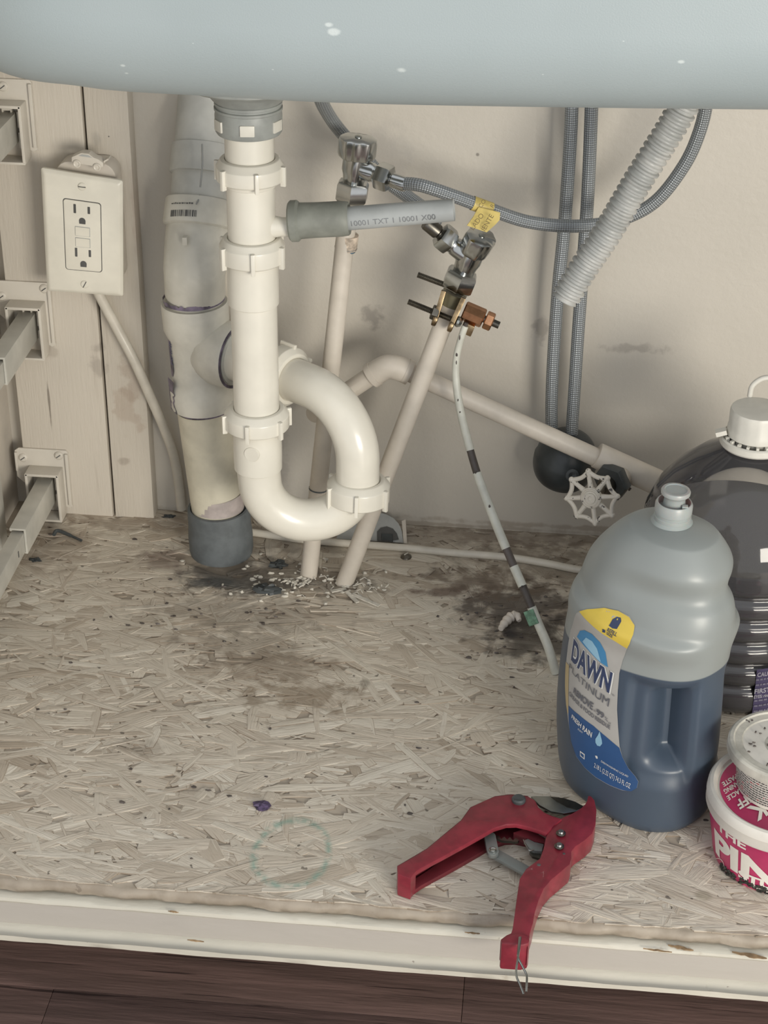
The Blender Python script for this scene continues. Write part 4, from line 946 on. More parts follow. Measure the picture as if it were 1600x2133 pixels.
# ------------------------------------------------------------------ print placed on curved surfaces
def fill(poly, fn, m, name, parent, maxlen=.004, label=None):
    """a printed patch: polygon in surface coordinates, subdivided and mapped by fn"""
    bm = bmesh.new(); vs = [bm.verts.new((a, b, 0)) for a, b in poly]; bm.faces.new(vs); bmesh.ops.triangulate(bm, faces=bm.faces)
    for _ in range(7):
        es = [e for e in bm.edges if e.calc_length() > maxlen]
        if not es: break
        bmesh.ops.subdivide_edges(bm, edges=es, cuts=1); bmesh.ops.triangulate(bm, faces=bm.faces)
    bm.verts.index_update(); mb = MB(); mb.v = [fn(q.co.x, q.co.y) for q in bm.verts]; mb.f = [tuple(q.index for q in f.verts) for f in bm.faces]; bm.free()
    return obj(name, mb, m, parent, label=label, ang=60)
def boxtext(s_, corners, tosurf, m, parent, bold=0, grow=0, name='printed_text'):
    """fit a word into four surface-coordinate corners TL, TR, BL, BR"""
    TL, TR, BL, BR = [V((*c, 0)) for c in corners]
    if grow:
        cx = (TL+TR+BL+BR)/4; TL, TR, BL, BR = [cx+(q-cx)*(1+grow) for q in (TL, TR, BL, BR)]
    cu = bpy.data.curves.new('t', 'FONT'); cu.body = s_; cu.size = 1; cu.offset = bold
    o = bpy.data.objects.new('t', cu); COL.objects.link(o); dg = bpy.context.evaluated_depsgraph_get(); me = bpy.data.meshes.new_from_object(o.evaluated_get(dg))
    bpy.data.objects.remove(o); bpy.data.curves.remove(cu)
    xs = [q.co.x for q in me.vertices]; ys = [q.co.y for q in me.vertices]; x0, x1, y0, y1 = min(xs), max(xs), min(ys), max(ys)
    bm = bmesh.new(); bm.from_mesh(me); bpy.data.meshes.remove(me)
    for q in bm.verts:
        a, b = (q.co.x-x0)/(x1-x0), (q.co.y-y0)/(y1-y0); q.co = (BL*(1-a)+BR*a)*(1-b)+(TL*(1-a)+TR*a)*b
    bmesh.ops.triangulate(bm, faces=bm.faces)
    for _ in range(4):
        es = [e for e in bm.edges if e.calc_length() > .0035]
        if not es: break
        bmesh.ops.subdivide_edges(bm, edges=es, cuts=1); bmesh.ops.triangulate(bm, faces=bm.faces)
    bm.verts.index_update(); mb = MB(); mb.v = [tosurf(q.co.x, q.co.y) for q in bm.verts]; mb.f = [tuple(q.index for q in f.verts) for f in bm.faces]; bm.free()
    return obj(name, mb, m, parent)

# ------------------------------------------------------------------ dish soap bottle
BC = V((.103, -.379, 0)); BU = V((.766, -.643, 0)); BV = V((.643, .766, 0))
Lsil = [(1200, 1665), (1178, 1590), (1168, 1510), (1170, 1420), (1183, 1310), (1196, 1240), (1207, 1195), (1222, 1150), (1255, 1106), (1292, 1076), (1345, 1058)]
Rsil = [(1478, 1690), (1490, 1610), (1501, 1540), (1509, 1450), (1514, 1390), (1529, 1330), (1535, 1285), (1530, 1256), (1517, 1235), (1514, 1220), (1517, 1196), (1513, 1180), (1492, 1148), (1460, 1112), (1437, 1088)]
KX = .925
La = sorted([(at(a, b, y=-.364).z, (BC.x-at(a, b, y=-.364).x)/KX) for a, b in Lsil])
Ra = sorted([(at(a, b, y=-.401).z, (at(a, b, y=-.401).x-BC.x)/KX) for a, b in Rsil])
La = [(-.005, La[0][1]*.985)]+[q for q in La if q[0] > .004]; Ra = [(-.005, Ra[0][1]*.985)]+[q for q in Ra if q[0] > .004]
ZTOP = .2335
def soap_r(ph, z_, dents=True):
    c, s_ = cos(ph), sin(ph)
    am, ap = smooth_interp(La, z_), smooth_interp(Ra, z_)
    k = sstep(-.75, .75, c); a = am*(1-k)+ap*k; a = max(a, .012)
    b = a*.80
    n = 2.35
    r = (abs(c/a)**n+abs(s_/b)**n)**(-1/n)
    if z_ < .010: r *= 1-.07*(1-z_/.010)**2.2
    if dents or dents is None:
        q = max(0, -s_)   # label side
        qq = max(0, s_)
        # shoulder ledge on both broad sides
        side = max(q, qq)
        zl = .1735-.004*c
        r -= .0052*sstep(.1, .7, side)*sstep(zl-.004, zl+.004, z_)*(1-sstep(.195, .222, z_))
        r += .0022*sstep(.1, .7, side)*math.exp(-((z_-.166)/.009)**2)
        r -= .0012*sstep(.1, .6, side)*math.exp(-((z_-.150)/.008)**2)*sstep(-.5, .5, c)
        if dents is None: return r
        pm = abs((ph+pi) % (2*pi)-pi)          # 0 at the grip end
        zw = sstep(.040, .058, z_)*(1-sstep(.128-.010*0, .1385, z_))
        edge = sstep(.24, .36, pm)*(1-sstep(1.15, 1.32, pm))
        r -= .0045*edge*zw
        zw2 = sstep(.056, .070, z_)*(1-sstep(.120, .131, z_))
        r -= .021*sstep(.34, .39, pm)*(1-sstep(.50, 1.05, pm))*zw2
    return r
def soap_pt(ph, z_, d=0, dents=True):
    r = soap_r(ph, z_, dents)+d
    k = sstep(.17, ZTOP, z_)
    return BC+BU*(r*cos(ph))+BV*(r*sin(ph))+V((.0045*k, 0, z_))
def soap_hit(px, py):
    for sh in range(40):
        o = CAMP; dv = (at(px+sh*2, py, z=0)-o); 
        for i in range(900):
            q = o+dv*(.55+.55*i/900)
            if 0 < q.z < ZTOP:
                w_ = q-BC; uu, vv = w_.dot(BU), w_.dot(BV); ph = atan2(vv, uu)
                if (uu*uu+vv*vv) < soap_r(ph, q.z, False)**2: return ph, q.z
    return -2, max(.01, q.z)
soap = thing('soap_bottle', BC, 'blue dish soap refill bottle with handle and printed front label beside the red cutter', 'bottle')
mb = MB(); NP, NZ = 220, 170
zs = [0]+[.0006+(ZTOP-.0006)*((i/(NZ))) for i in range(NZ+1)]
for z_ in zs:
    for k in range(NP): mb.v.append(soap_pt(2*pi*k/NP, z_))
for i in range(len(zs)-1):
    for k in range(NP): mb.f.append((i*NP+k, i*NP+(k+1) % NP, (i+1)*NP+(k+1) % NP, (i+1)*NP+k))
mb.f.append(tuple(reversed(range(NP)))); mb.f.append(tuple((len(zs)-1)*NP+k for k in range(NP)))
s = N('soap_body'); sx = s.n('ShaderNodeSeparateXYZ'); s.l(s.pos(), sx.inputs[0])
s.set(s.mix(s.ramp(sx.outputs[2], .1385, .1400), (.052, .073, .104), (.255, .275, .268)), .40, Coat_Weight=.12, Coat_Roughness=.3)
s.b.inputs['Subsurface Weight'].default_value = .25; s.b.inputs['Subsurface Scale'].default_value = .01; s.b.inputs['Subsurface Radius'].default_value = (1, 1, 1)
obj('bottle_body', mb, s.m, soap, ang=70)
NB = at(1399, 1092, y=-.369); M['milky'] = plain('milky', (.34, .365, .355), .35, var=.04, Subsurface_Weight=.3, Subsurface_Scale=.01)
nz0 = ZTOP
mb = MB(); NB.z = nz0
mb.lathe([(.0165, -.004), (.0150, .0), (.0132, .002), (.0131, .0045), (.0126, .005), (.0126, .007), (.0132, .0075), (.0132, .0135), (.0122, .0155), (.0115, .0155), (.0110, .010), (.006, .0095)], NB, (.02, 0, 1), 40); obj('cap_collar', mb, M['milky'], soap)
mb = MB(); mb.lathe([(.0085, .009), (.0078, .014), (.0074, .0185), (.0082, .0205), (.0102, .0220), (.0104, .0238), (.0098, .0250), (.0080, .0252), (.0074, .0246), (.0001, .0244)], NB, (.02, 0, 1), 40)
mb.box(NB+V((.0072, -.0072, .0135)), (.004, .003, .006)); obj('pull_spout', mb, M['milky'], soap)
# label
cr = lambda a, b: (1160+a/5.078, 1260+b/5.078)
ph_tab = []; acc = 0; NPH = 400; prev = None
for i in range(NPH+1):
    ph = -pi+pi*i/NPH; q = soap_pt(ph, .08, 0, False)
    if prev is not None: acc += (q-prev).length
    ph_tab.append((ph, acc)); prev = q
s_tab = [(b, a) for a, b in ph_tab]
def soap_sz(a, b):
    ph, z_ = soap_hit(*cr(a, b)); return interp(ph_tab, ph), z_
def soap_surf(lift):
    def fn(s_, z_):
        return soap_pt(interp(s_tab, s_), z_, lift, None)
    return fn
outl = [(200, 165), (250, 80), (330, 42), (450, 42), (600, 80), (730, 150), (800, 240), (812, 310), (790, 390), (745, 470), (700, 580), (665, 720), (650, 900), (645, 1100), (655, 1300), (670, 1490), (700, 1600), (760, 1720), (830, 1800), (865, 1860), (850, 1930), (790, 1965), (700, 1955), (560, 1900), (420, 1820), (300, 1720), (215, 1600), (165, 1450), (135, 1250), (112, 1050), (100, 850), (105, 650), (130, 420), (160, 260)]
LBM = {k: plain('label_'+k, c, .42, var=.03) for k, c in dict(ground=(.36, .35, .33), yellow=(.62, .46, .07), navy=(.03, .045, .10), blue=(.025, .075, .19), sky=(.05, .20, .38), pale=(.24, .42, .55), white=(.62, .62, .60), grey=(.10, .105, .12), tan=(.42, .33, .18)).items()}
def lp(poly, m, lift, name, label=None): return fill([soap_sz(*q) for q in poly], soap_surf(lift), LBM[m], name, soap, label=label)
def lt(s_, c, m, lift=.0012, bold=0, grow=0): return boxtext(s_, [soap_sz(*q) for q in c], soap_surf(lift), LBM[m], soap, bold, grow)
lp(outl, 'ground', .0004, 'label', 'printed front label')
lp([(275, 66), (330, 44), (450, 44), (600, 82), (730, 152), (800, 242), (810, 310), (788, 388), (757, 447), (640, 370), (520, 290), (400, 190)], 'yellow', .0007, 'label_corner', 'yellow label corner')
lp([(136, 1062), (250, 1160), (400, 1275), (530, 1390), (669, 1502), (700, 1602), (760, 1722), (830, 1802), (863, 1860), (848, 1928), (790, 1962), (700, 1952), (560, 1897), (420, 1817), (302, 1717), (218, 1598), (168, 1450), (140, 1250)], 'blue', .0007, 'label_band', 'blue label band')
lp([(108, 600), (140, 640), (136, 850), (138, 1140), (125, 1150), (113, 1050), (101, 850), (104, 700)], 'tan', .0007, 'label_picture')
lp([(225, 335), (262, 272), (320, 262), (400, 300), (470, 388), (520, 500), (552, 655), (470, 600), (350, 480), (260, 380)], 'sky', .0007, 'rising_sun')
lp([(285, 385), (330, 340), (390, 380), (440, 460), (480, 600), (440, 570), (350, 470)], 'pale', .0009, 'sun_glow')
D = [(200, 350), (604, 712), (172, 578), (566, 928)]
lt('DAWN', D, 'white', .0010, .085, .05); lt('DAWN', D, 'navy', .0013, .035)
lt('PLATINUM', [(158, 612), (575, 985), (146, 662), (556, 1072)], 'grey')
lt('REMOVE', [(204, 868), (404, 1035), (194, 925), (390, 1112)], 'grey', .0012, .03)
lt('up to', [(408, 1092), (432, 1110), (404, 1125), (428, 1142)], 'grey')
lt('99', [(440, 1088), (516, 1140), (432, 1150), (508, 1200)], 'grey', .0012, .02)
lt('%', [(522, 1170), (552, 1195), (518, 1205), (548, 1232)], 'grey'); lt('of', [(560, 1222), (585, 1238), (556, 1245), (580, 1262)], 'grey')
lt('GREASE & FOOD RESIDUE', [(152, 908), (582, 1265), (148, 948), (572, 1312)], 'grey', .0012, .02)
lt('FRESH RAIN', [(182, 1153), (394, 1340), (172, 1192), (382, 1398)], 'white', .0012, .02)
lt('SCENT', [(242, 1298), (296, 1340), (240, 1312), (292, 1356)], 'white')
lp([(466, 1330), (448, 1372), (420, 1412), (420, 1450), (440, 1482), (470, 1488), (492, 1460), (490, 1420), (476, 1380)], 'pale', .0010, 'drop_print')
lp([(262, 1538), (308, 1575), (306, 1632), (260, 1592)], 'white', .0010, 'square_mark'); lp([(268, 1556), (301, 1583), (300, 1616), (267, 1586)], 'blue', .0012, 'square_mark')
lp([(420, 1585), (440, 1590), (448, 1610), (440, 1622), (424, 1616)], 'white', .0010, 'round_mark')
lt('DISHWASHING LIQUID', [(482, 1635), (762, 1792), (478, 1658), (756, 1818)], 'white')
lt('2.18 L (2.32 QT) 74.3 FL OZ', [(412, 1663), (786, 1880), (406, 1722), (776, 1946)], 'white')
lt('REFILL', [(574, 228), (668, 278), (568, 256), (660, 312)], 'navy', .0012, .02); lt('SIZE', [(566, 266), (628, 300), (562, 292), (620, 330)], 'navy', .0012, .02)
lp([(566, 160), (600, 145), (640, 155), (656, 190), (650, 245), (610, 235), (572, 210)], 'navy', .0010, 'refill_mark'); lp([(520, 238), (552, 250), (548, 278), (524, 270)], 'navy', .0010, 'refill_mark')
lp([(596, 165), (612, 160), (622, 172), (604, 178)], 'yellow', .0012, 'refill_mark')
lt('®', [(596, 925), (624, 940), (594, 948), (620, 962)], 'grey')

# ------------------------------------------------------------------ clear jug of dark cleaner
JC = at(1578, 870, y=-.2); JC = V((JC.x, -.2, 0))
jr = []
for a, b in ((1510, 925), (1452, 950), (1405, 982), (1366, 1020), (1344, 1058), (1336, 1095)):
    q = at(a, b, y=-.2); jr.append((q.z, JC.x-q.x))
jr = sorted(jr); RJ = jr[0][1]; zsh = jr[0][0]
body = [(.0, RJ*.86), (.004, RJ*.95), (.012, RJ)]
zr_ = [at(1555, yy, y=-.2-RJ).z for yy in (1528, 1482, 1437, 1393, 1349, 1304, 1258)]
prof = [(RJ*.80, 0), (RJ*.93, .002), (RJ*.99, .009), (RJ, .014)]
z_ = .016
while z_ < zsh:
    g = min(abs(z_-q) for q in zr_) if zr_ else 1
    first, last = zr_[0], zr_[-1]
    ph = ((z_-first)/((last-first)/6))
    dip = .0042*max(0, cos(pi*ph*1.0)**2-.0)**3 if z_ < last+.004 and z_ > .01 else 0
    prof.append((RJ-.0045+.0045*(1-math.exp(-((ph-round(ph))*.0187/.0036)**2)) if z_ < last+.010 else RJ, z_)); z_ += .0011
for zz, rr in jr: prof.append((rr, zz))
prof += [(jr[-1][1]-.004, jr[-1][0]+.003), (.0215, jr[-1][0]+.006), (.0200, jr[-1][0]+.018)]
s = N('jug_plastic'); s.t.nodes.remove(s.b); outn = [q for q in s.t.nodes if q.type == 'OUTPUT_MATERIAL'][0]
fr = s.n('ShaderNodeFresnel'); fr.inputs[0].default_value = 1.5; tr = s.n('ShaderNodeBsdfTransparent'); tr.inputs[0].default_value = (.80, .80, .80, 1)
gl = s.n('ShaderNodeBsdfGlossy'); gl.inputs['Roughness'].default_value = .06; gl.inputs[0].default_value = (.9, .9, .9, 1); df = s.n('ShaderNodeBsdfDiffuse'); df.inputs[0].default_value = (.45, .44, .44, 1)
m1 = s.n('ShaderNodeMixShader'); m1.inputs[0].default_value = .10; s.l(tr.outputs[0], m1.inputs[1]); s.l(df.outputs[0], m1.inputs[2])
m2 = s.n('ShaderNodeMixShader'); s.l(fr.outputs[0], m2.inputs[0]); s.l(m1.outputs[0], m2.inputs[1]); s.l(gl.outputs[0], m2.inputs[2]); s.l(m2.outputs[0], outn.inputs[0])
M['jug'] = s.m
M['dark_liquid'] = plain('dark_liquid', (.020, .018, .030), .12, var=.2, scale=14)
jug = thing('cleaner_jug', JC, 'clear ribbed jug of dark liquid with white screw cap behind the blue bottle', 'jug')
mb = MB(); mb.lathe(prof, JC, seg=72, cap=False); mb.f.append(tuple(reversed(range(72)))); obj('jug_body', mb, M['jug'], jug, ang=60)
LV = zsh+.004
mb = MB(); lq = [(max(.0001, r-.0018), z_+.0012) for r, z_ in prof if z_ < LV]; lq += [(interp([(b, a) for a, b in [(p_[0], p_[1]) for p_ in prof[-12:]]], LV)-.002, LV), (.0001, LV)]
mb.lathe([(.0001, .0012)]+lq, JC, seg=72, cap=False); obj('liquid', mb, M['dark_liquid'], jug, ang=60, label='dark purple liquid')
zc = jr[-1][0]
mb = MB(); mb.lathe([(.020, .001), (.0262, .0015), (.0272, .003), (.0270, .0075), (.0255, .0085), (.0240, .0070), (.0205, .0068)], JC+V((0, 0, zc)), (0, 0, 1), 56)
for k in range(20):
    a = 2*pi*k/20; mb.box(JC+V((cos(a)*.0232, sin(a)*.0232, zc+.0085)), (.0030, .0022, .0030), (cos(a), sin(a), 0), (-sin(a), cos(a), 0))
mb.box(JC+V((-.0272, -.004, zc+.0125)), (.009, .007, .004), (.9, 0, .3), (0, 1, 0), (-.3, 0, .9)); obj('tamper_ring', mb, M['cap'], jug)
mb = MB(); mb.lathe([(.0200, .006), (.0200, .0095), (.0215, .010), (.0222, .0105), (.0224, .016), (.0216, .0175), (.0218, .030), (.0208, .0325), (.018, .0330), (.0001, .0332)], JC+V((0, 0, zc)), (0, 0, 1), 64, sq=lambda t: 1+.006*cos(48*t)); obj('screw_cap', mb, M['cap'], jug)
q0 = at(1563, 812, y=-.185); mb = MB(); mb.tube(spline([at(1562, 826, y=-.178), at(1568, 803, y=-.178), at(1590, 788, y=-.178), at(1615, 790, y=-.178), at(1630, 815, y=-.178)], 6), .0022, 12); obj('cap_loop', mb, M['cap'], jug)
def jsurf(lift):
    return lambda s_, z_: JC+V((sin(s_/RJ)*(RJ+lift), -cos(s_/RJ)*(RJ+lift), z_))
M['purple_label'] = plain('purple_label', (.055, .045, .105), .4, var=.08); M['label_pale'] = plain('label_pale', (.34, .33, .38), .5)
def jz(px, py): q = at(px, py, y=-.2-RJ); return (RJ*math.asin(max(-1, min(1, (q.x-JC.x)/RJ))), q.z)
fill([jz(1577, 1396), jz(1650, 1396), jz(1650, 1530), jz(1564, 1530), jz(1566, 1495)], jsurf(.0006), M['purple_label'], 'jug_label', jug, label='purple caution label')
for tx, a, b, c_, d_ in (('CAUTION', 1578, 1402, 1625, 1411), ('FIRST AID', 1572, 1436, 1630, 1446), ('EYES: rinse with water', 1571, 1449, 1640, 1456)):
    boxtext(tx, [jz(a, b), jz(c_, b), jz(a-1, d_), jz(c_, d_)], jsurf(.0011), M['label_pale'], jug, .02)
mb = MB(); rnd = random.Random(9)
for row in range(9):
    yy = 1415+row*11
    if 1432 < yy < 1458: continue
    xx = 1575-row*.9
    while xx < 1640:
        wd = rnd.uniform(3, 9); a, b = jz(xx, yy), jz(xx+wd, yy+4); f_ = jsurf(.0011); mb.add([f_(a[0], a[1]), f_(b[0], a[1]), f_(b[0], b[1]), f_(a[0], b[1])], [(0, 3, 2, 1)]); xx += wd+2.5
obj('fine_print', mb, plain('label_mid', (.15, .14, .20), .5), jug, kind='stuff')

# ------------------------------------------------------------------ pink cleaning paste tub and the small tub on it
TCn = V((at(1615, 1790, z=0).x, -.4430, 0))
zl0, zl1 = at(1474, 1668, y=-.443).z, at(1474, 1632, y=-.443).z
tub = thing('paste_tub', TCn, 'pink tub of cleaning paste with white rim standing at the front right', 'tub')
TR_ = TCn.x-at(1471, 1655, y=-.443).x; RB_ = TCn.x-at(1480, 1795, y=-.443).x; RT_ = TR_-.0028
tr_tab = [(0, RB_-.0012), (.004, RB_), (zl0, RT_)]
mb = MB(); mb.lathe([(RB_-.005, 0), (RB_-.0012, .0005), (RB_, .004), (RT_, zl0-.002), (RT_-.001, zl0+.004)], TCn, seg=80); obj('tub_body', mb, M['pink'], tub)
mb = MB(); mb.lathe([(RT_-.0006, zl0-.001), (TR_-.0012, zl0), (TR_-.0002, zl0+.002), (TR_-.0006, (zl0+zl1)/2), (TR_, (zl0+zl1)/2+.001), (TR_-.0005, zl1-.002), (TR_-.002, zl1), (TR_-.0042, zl1+.0004), (TR_-.0066, zl1-.001), (TR_-.0074, zl1-.0035), (.0001, zl1-.0035)], TCn, seg=90); obj('tub_lid', mb, M['tub_white'], tub, label='off-white lid')
ZP = zl1-.0031
mb = MB(); mb.lathe([(TR_-.009, 0), (TR_-.009, .0003), (.0001, .0003)], TCn+V((0, 0, ZP-.0003)), seg=80); obj('lid_label', mb, M['pink'], tub)
c2 = lambda a, b: (1400+a/4.637, 1440+b/4.637)
def tub_hit(a, b):
    px, py = c2(a, b); o = CAMP; dv = at(px, py, z=0)-o; best = None
    for i in range(1500):
        q = o+dv*(.6+.55*i/1500); rr = (q-TCn).xy.length
        if rr < interp(tr_tab, q.z) and q.z < .12: return atan2(q.x-TCn.x, -(q.y-TCn.y))*RT_, q.z
        if best is None or rr < best[0]: best = (rr, q.copy())
    q = best[1]; return atan2(q.x-TCn.x, -(q.y-TCn.y))*RT_, q.z
def tsurf(lift): return lambda s_, z_: TCn+V((sin(s_/RT_), -cos(s_/RT_), 0))*(interp(tr_tab, z_)+lift)+V((0, 0, z_))
def tt(s_, c, bold=0): return boxtext(s_, [tub_hit(*q) for q in c], tsurf(.0005), M['print_white'], tub, bold)
def tl(s_, lt_, lb_, rt_, rb_, frac=1, bold=0):
    """a word printed level round the tub: left edge, and a second edge at a fraction of its width"""
    a, b, c_, d_ = tub_hit(*lt_), tub_hit(*lb_), tub_hit(*rt_), tub_hit(*rb_); z1, z0 = (a[1]+c_[1])/2, (b[1]+d_[1])/2
    s0 = (a[0]+b[0])/2; s1 = s0+((c_[0]+d_[0])/2-s0)/frac
    return boxtext(s_, [(s0, z1), (s1, z1), (s0, z0), (s1, z0)], tsurf(.0005), M['print_white'], tub, bold)
tl('THE', (450, 1290), (444, 1368), (728, 1405), (722, 1482), 1, .03)
tl('PINK', (425, 1360), (425, 1588), (725, 1545), (700, 1742), .375, .045)
tl('STUFF', (650, 1725), (642, 1822), (874, 1802), (868, 1858), .43, .045)
tl('Stardrops', (822, 1455), (822, 1500), (888, 1472), (886, 1510), .19, .01)
tl('THE MIRACLE', (776, 1872), (776, 1908), (908, 1888), (906, 1920), .33, .02)
tl('CLEANING PASTE', (646, 1882), (646, 1912), (800, 1928), (796, 1958), .24, .02)
tl("IT'S", (412, 1628), (405, 1668), (480, 1690), (474, 1732), 1, .02); tl('TOUGH', (404, 1682), (402, 1710), (506, 1748), (503, 1778), 1, .02)
cs = [tub_hit(453+58*cos(2*pi*k/30), 1700+90*sin(2*pi*k/30)) for k in range(30)]
mb = MB(); f_ = tsurf(.0005); cx = (sum(q[0] for q in cs)/30, sum(q[1] for q in cs)/30)
for q in cs: mb.v += [f_(*q), f_(q[0]+(cx[0]-q[0])*.06, q[1]+(cx[1]-q[1])*.06)]
for k in range(30): k2 = (k+1) % 30; mb.f.append((2*k, 2*k2, 2*k2+1, 2*k+1))
obj('printed_ring', mb, M['print_white'], tub)
def lidxy(a, b): px, py = c2(a, b); q = at(px, py, z=ZP+.0004); return q.x, q.y
lsf = lambda x, y: V((x, y, ZP+.0005))
for tx, bl, br, up in (('PASTE', (615, 798), (478, 884), (24, 42)), ('CLEANING', (703, 822), (493, 952), (22, 42)), ('MIRACLE', (714, 897), (523, 1017), (24, 42)), ('STUFF', (890, 890), (608, 1062), (50, 82)), ('PINK', (1130, 880), (716, 1128), (95, 140))):
    boxtext(tx, [lidxy(bl[0]+up[0], bl[1]+up[1]), lidxy(br[0]+up[0], br[1]+up[1]), lidxy(*bl), lidxy(*br)], lsf, M['print_white'], tub, .03)
mb = MB(); rnd = random.Random(6)
for k in range(120):
    t = rnd.uniform(0, 1); a = radians(205)+t*radians(75); zz = rnd.uniform(0, .0075)*(1-.6*abs(t-.5)); rr = interp(tr_tab, zz)+.0002
    mb.ball(TCn+V((cos(a)*rr, sin(a)*rr, zz+.0008)), rnd.uniform(.0008, .0022), rnd.uniform(.0006, .0012), rnd.uniform(.0006, .0016), 7, 5, .3)
obj('dried_residue', mb, M['mud'], tub, kind='stuff')
SC2 = at(1642, 1600, z=zl1+.014); SC2 = V((at(1640, 1540, y=-.437).x, -.437, zl1-.003))
small = thing('small_tub', SC2, 'small white tub with a dirty lid and fine print standing on the pink tub', 'tub')
hz = at(1520, 1545, y=-.437).z; h_ = hz-SC2.z
rs0 = .0305; rs1 = .0350; RL = SC2.x-at(1518, 1540, y=-.437).x
mb = MB(); mb.lathe([(rs0-.002, 0), (rs0, .001), (rs1, h_-.004), (rs1-.001, h_)], SC2, seg=64); obj('tub_body', mb, M['tub_white'], small)
mb = MB(); mb.lathe([(rs1, h_-.006), (RL, h_-.0065), (RL+.0006, h_-.005), (RL+.0002, h_+.0005), (RL-.0012, h_+.002), (RL-.0035, h_+.0022), (RL-.0045, h_+.0012), (RL-.0095, h_+.0008), (RL-.0105, h_-.0002), (.0001, h_+.0002)], SC2, seg=72); lid = obj('tub_lid', mb, M['lid_dirty'], small, label='dirty lid')
mb = MB(); rnd = random.Random(12)
for k in range(16):
    a = rnd.uniform(pi*.7, pi*1.6); rr = RL*rnd.uniform(.3, .95); mb.ball(SC2+V((cos(a)*rr, sin(a)*rr, h_+.0012)), rnd.uniform(.0006, .0016), rnd.uniform(.0005, .001), .0006, 7, 4, .4)
obj('dirt_specks', mb, M['bare'], lid, kind='stuff')
mb, mbr = MB(), MB(); rnd = random.Random(3)
for row in range(13):
    zz = h_-.009-row*.00215
    if zz < .0025: break
    a = -1.6
    while a < .9:
        da_ = rnd.uniform(.02, .085); hh = .00105; tgt = mbr if rnd.random() < .12 else mb
        def sp_(a_, z__): r = rs0+(rs1-rs0)*z__/h_+.0004; return SC2+V((sin(a_)*r, -cos(a_)*r, z__))
        tgt.add([sp_(a, zz), sp_(a+da_, zz), sp_(a+da_, zz+hh), sp_(a, zz+hh)], [(0, 1, 2, 3)]); a += da_+.018
obj('fine_print', mb, M['slot'], small, kind='stuff'); obj('red_print', mbr, M['ink_red'], small, kind='stuff')

# ------------------------------------------------------------------ red pipe cutter
ZT = .0205
ck = lambda a, b, z_=ZT: at(800+a/3.3333, 1620+b/3.3333, z=z_)
cut = thing('pipe_cutter', V((.03, -.49, 0)), 'red ratchet pipe cutter lying open with one handle over the front edge', 'pipe cutter')
upA = [(92, 612), (140, 585), (300, 490), (450, 365), (535, 295), (600, 205), (690, 160), (770, 128), (880, 115), (1000, 126), (1050, 156), (1075, 205), (1112, 238), (1165, 262), (1240, 285), (1180, 330), (1130, 388), (1080, 364), (1000, 338), (920, 320), (850, 322), (765, 348), (690, 392), (550, 470), (400, 552), (262, 625), (215, 655), (188, 690), (94, 660)]
mb = MB(); mb.prism([ck(a, b, ZT) for a, b in upA], (0, 0, -.0042)); obj('upper_handle', mb, M['red'], cut, bevel=.0012)
spine = [(92, 612), (140, 585), (300, 490), (450, 365), (535, 295), (600, 205), (770, 128), (880, 115), (1000, 126), (1010, 165), (880, 160), (785, 172), (632, 240), (565, 325), (470, 410), (312, 530), (160, 620)]
mb = MB(); mb.prism([ck(a, b, ZT-.003) for a, b in spine], (0, 0, -(ZT-.004))); obj('handle_web', mb, M['red_dark'], cut)
low = [(110, 650), (312, 520), (470, 400), (565, 320), (690, 250), (900, 200), (1080, 260), (1130, 388), (1080, 364), (1000, 338), (920, 322), (850, 324), (765, 350), (690, 394), (550, 474), (400, 556), (262, 630), (205, 670)]
mb = MB(); mb.prism([ck(a, b, ZT)+V((0, 0, -ZT+.0046)) for a, b in low], (0, 0, -.004)); obj('lower_plate', mb, M['red_dark'], cut, bevel=.0008)
mb = MB(); mb.prism([ck(a, b, ZT+.0004) for a, b in ((90, 613), (140, 586), (180, 566), (222, 650), (191, 688), (187, 700), (96, 668))], (0, 0, -ZT+.0006)); obj('handle_foot', mb, M['red'], cut, bevel=.0008)
jaw = [(1418, 122), (1440, 128), (1462, 155), (1476, 220), (1470, 320), (1448, 385), (1400, 430), (1330, 478), (1303, 510), (1302, 560), (1290, 600), (1220, 660), (1160, 710), (1110, 770), (1075, 850), (1050, 930), (1035, 1010), (1012, 1085), (1012, 1110), (1000, 1180), (985, 1150), (900, 1140), (808, 1138), (812, 1120), (850, 1092), (882, 1078), (893, 1045), (905, 960), (922, 830), (942, 700), (985, 632), (1082, 560), (1108, 490), (1122, 420), (1140, 372), (1180, 308), (1240, 275), (1310, 245), (1365, 212), (1395, 185), (1410, 158)]
J2 = [q for q in jaw]
mb = MB(); mb.prism([ck(a, b, ZT-.0012) for a, b in J2], (0, 0, -.0175)); obj('jaw_handle', mb, M['red'], cut, bevel=.0018)
foot = [(812, 1128), (850, 1095), (930, 1078), (1008, 1092), (1012, 1130), (1004, 1150), (960, 1160), (880, 1155), (815, 1150)]
mb = MB(); mb.prism([ck(a, b, ZT+.001) for a, b in foot], (0, 0, -.0235)); obj('handle_end', mb, M['red'], cut, bevel=.0045)
mb = MB(); mb.prism([ck(a, b, .0130) for a, b in ((1020, 128), (1060, 126), (1150, 128), (1250, 140), (1330, 165), (1392, 200), (1340, 232), (1250, 248), (1160, 232), (1080, 190))], (0, 0, -.0024)); obj('blade', mb, M['steel'], cut, bevel=.0006)
P = [ck(a, b, .0133) for a, b in ((1160, 132), (1250, 142), (1330, 167), (1388, 200), (1335, 222), (1270, 205), (1200, 165))]
mb = MB(); mb.prism(P, (0, 0, -.0004)); obj('blade_edge', mb, M['dark_steel'], cut)
def disc(a, b, r, h, m, name, z_=ZT, prof=None): mb = MB(); mb.lathe(prof or [(r, 0), (r, h*.6), (r*.8, h), (.0001, h*1.02)], ck(a, b, z_), (0, 0, 1), 28); return obj(name, mb, m, cut)
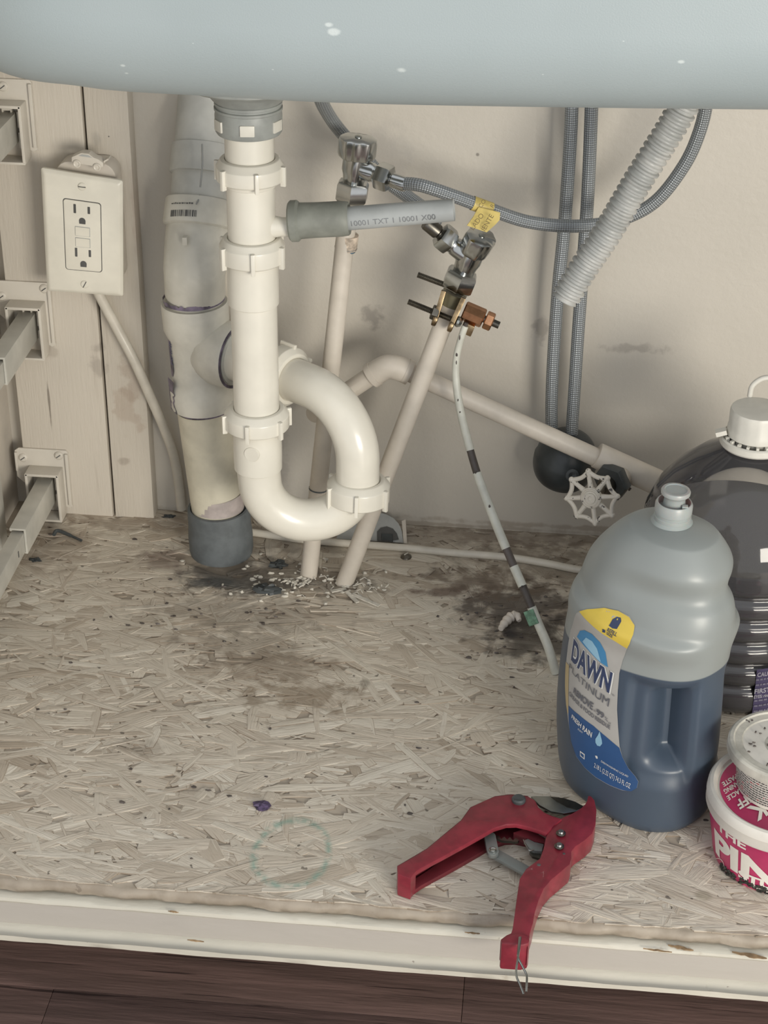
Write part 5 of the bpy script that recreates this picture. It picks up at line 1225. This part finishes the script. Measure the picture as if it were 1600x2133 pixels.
pb = disc(935, 160, .0052, .0030, M['black_soft'], 'pivot_bolt')
mb = MB(); mb.box(ck(935, 155, ZT+.0029), (.006, .0012, .0006)); obj('bolt_slot', mb, M['black'], pb)
for a, b in ((1228, 388), (1216, 478)):
    disc(a, b, .0035, .0012, M['dark_steel'], 'screw_washer'); disc(a, b, .0024, .0024, M['steel'], 'screw')
disc(1075, 605, .0014, .0002, M['slot'], 'rivet_hole', ZT-.0012); disc(1250, 528, .0010, .0002, M['slot'], 'rivet_hole', ZT-.0012)
def bar(pa, pb_, wd, th, z_, m, name):
    A_, B_ = ck(*pa, z_), ck(*pb_, z_); dv = (B_-A_).normalized(); nv = V((-dv.y, dv.x, 0)); mb = MB(); P = []
    for c_, s0 in ((B_, -pi/2), (A_, pi/2)):
        for k in range(9): a = s0+pi*k/8; P.append(c_+(dv*cos(a)+nv*sin(a))*wd/2)
    mb.prism(P, (0, 0, -th)); return obj(name, mb, m, cut, bevel=.0004)
M['zinc'] = plain('zinc', (.27, .29, .28), .42, .6, var=.1)
bar((735, 400), (757, 510), .0085, .0035, .0125, M['zinc'], 'steel_link'); bar((757, 510), (1010, 650), .0085, .003, .0088, M['zinc'], 'steel_link')
disc(757, 506, .0030, .0012, M['steel'], 'link_rivet', .0125, [(.0030, 0), (.0030, .0008), (.0022, .0010), (.0018, .0006), (.0014, .0010), (.0001, .0010)])
mb = MB(); teeth = [(780, 400), (800, 405), (815, 425), (835, 408), (855, 430), (875, 412), (895, 435), (915, 415), (938, 432), (930, 442), (905, 445), (880, 440), (850, 438), (815, 435), (785, 420)]
mb.prism([ck(a, b, .0125) for a, b in teeth], (0, 0, -.0022)); obj('ratchet_teeth', mb, M['dark_steel'], cut)
mb = MB(); mb.prism([ck(a, b, .0125) for a, b in ((970, 435), (1000, 422), (1045, 445), (1110, 460), (1098, 510), (1040, 505), (1010, 490))], (0, 0, -.003)); obj('pawl', mb, M['zinc'], cut, bevel=.0005)
mb = MB(); mb.prism([ck(a, b, .010) for a, b in ((1010, 515), (1090, 512), (1080, 560), (1030, 545))], (0, 0, -.002)); obj('pawl_plate', mb, M['dark_steel'], cut)
mb = MB(); mb.tube(spline([ck(968, 432, .014), ck(985, 470, .0145), ck(1010, 505, .0145), ck(1040, 500, .014)], 5), .0005, 8); obj('spring_wire', mb, M['steel'], cut)
mb = MB(); mb.prism([ck(a, b, .0120) for a, b in ((900, 380), (1000, 350), (1120, 420), (1115, 455), (1050, 445), (960, 405))], (0, 0, -.006)); obj('blade_carrier', mb, M['red_dark'], cut)
wz = ZT+.0022
mb = MB(); wr = .00075
mb.tube(spline([ck(948, 1108, wz), ck(940, 1180, wz), ck(930, 1252, wz-.001), ck(918, 1362, wz-.004), ck(945, 1440, wz-.006), ck(969, 1503, wz-.008)], 6), wr, 8)
mb.tube(spline([ck(942, 1108, wz), ck(933, 1190, wz), ck(932, 1250, wz-.001), ck(962, 1312, wz-.003), ck(990, 1370, wz-.005), ck(991, 1430, wz-.006), ck(988, 1486, wz-.008)], 6), wr, 8)
obj('wire_latch', mb, M['steel'], cut)
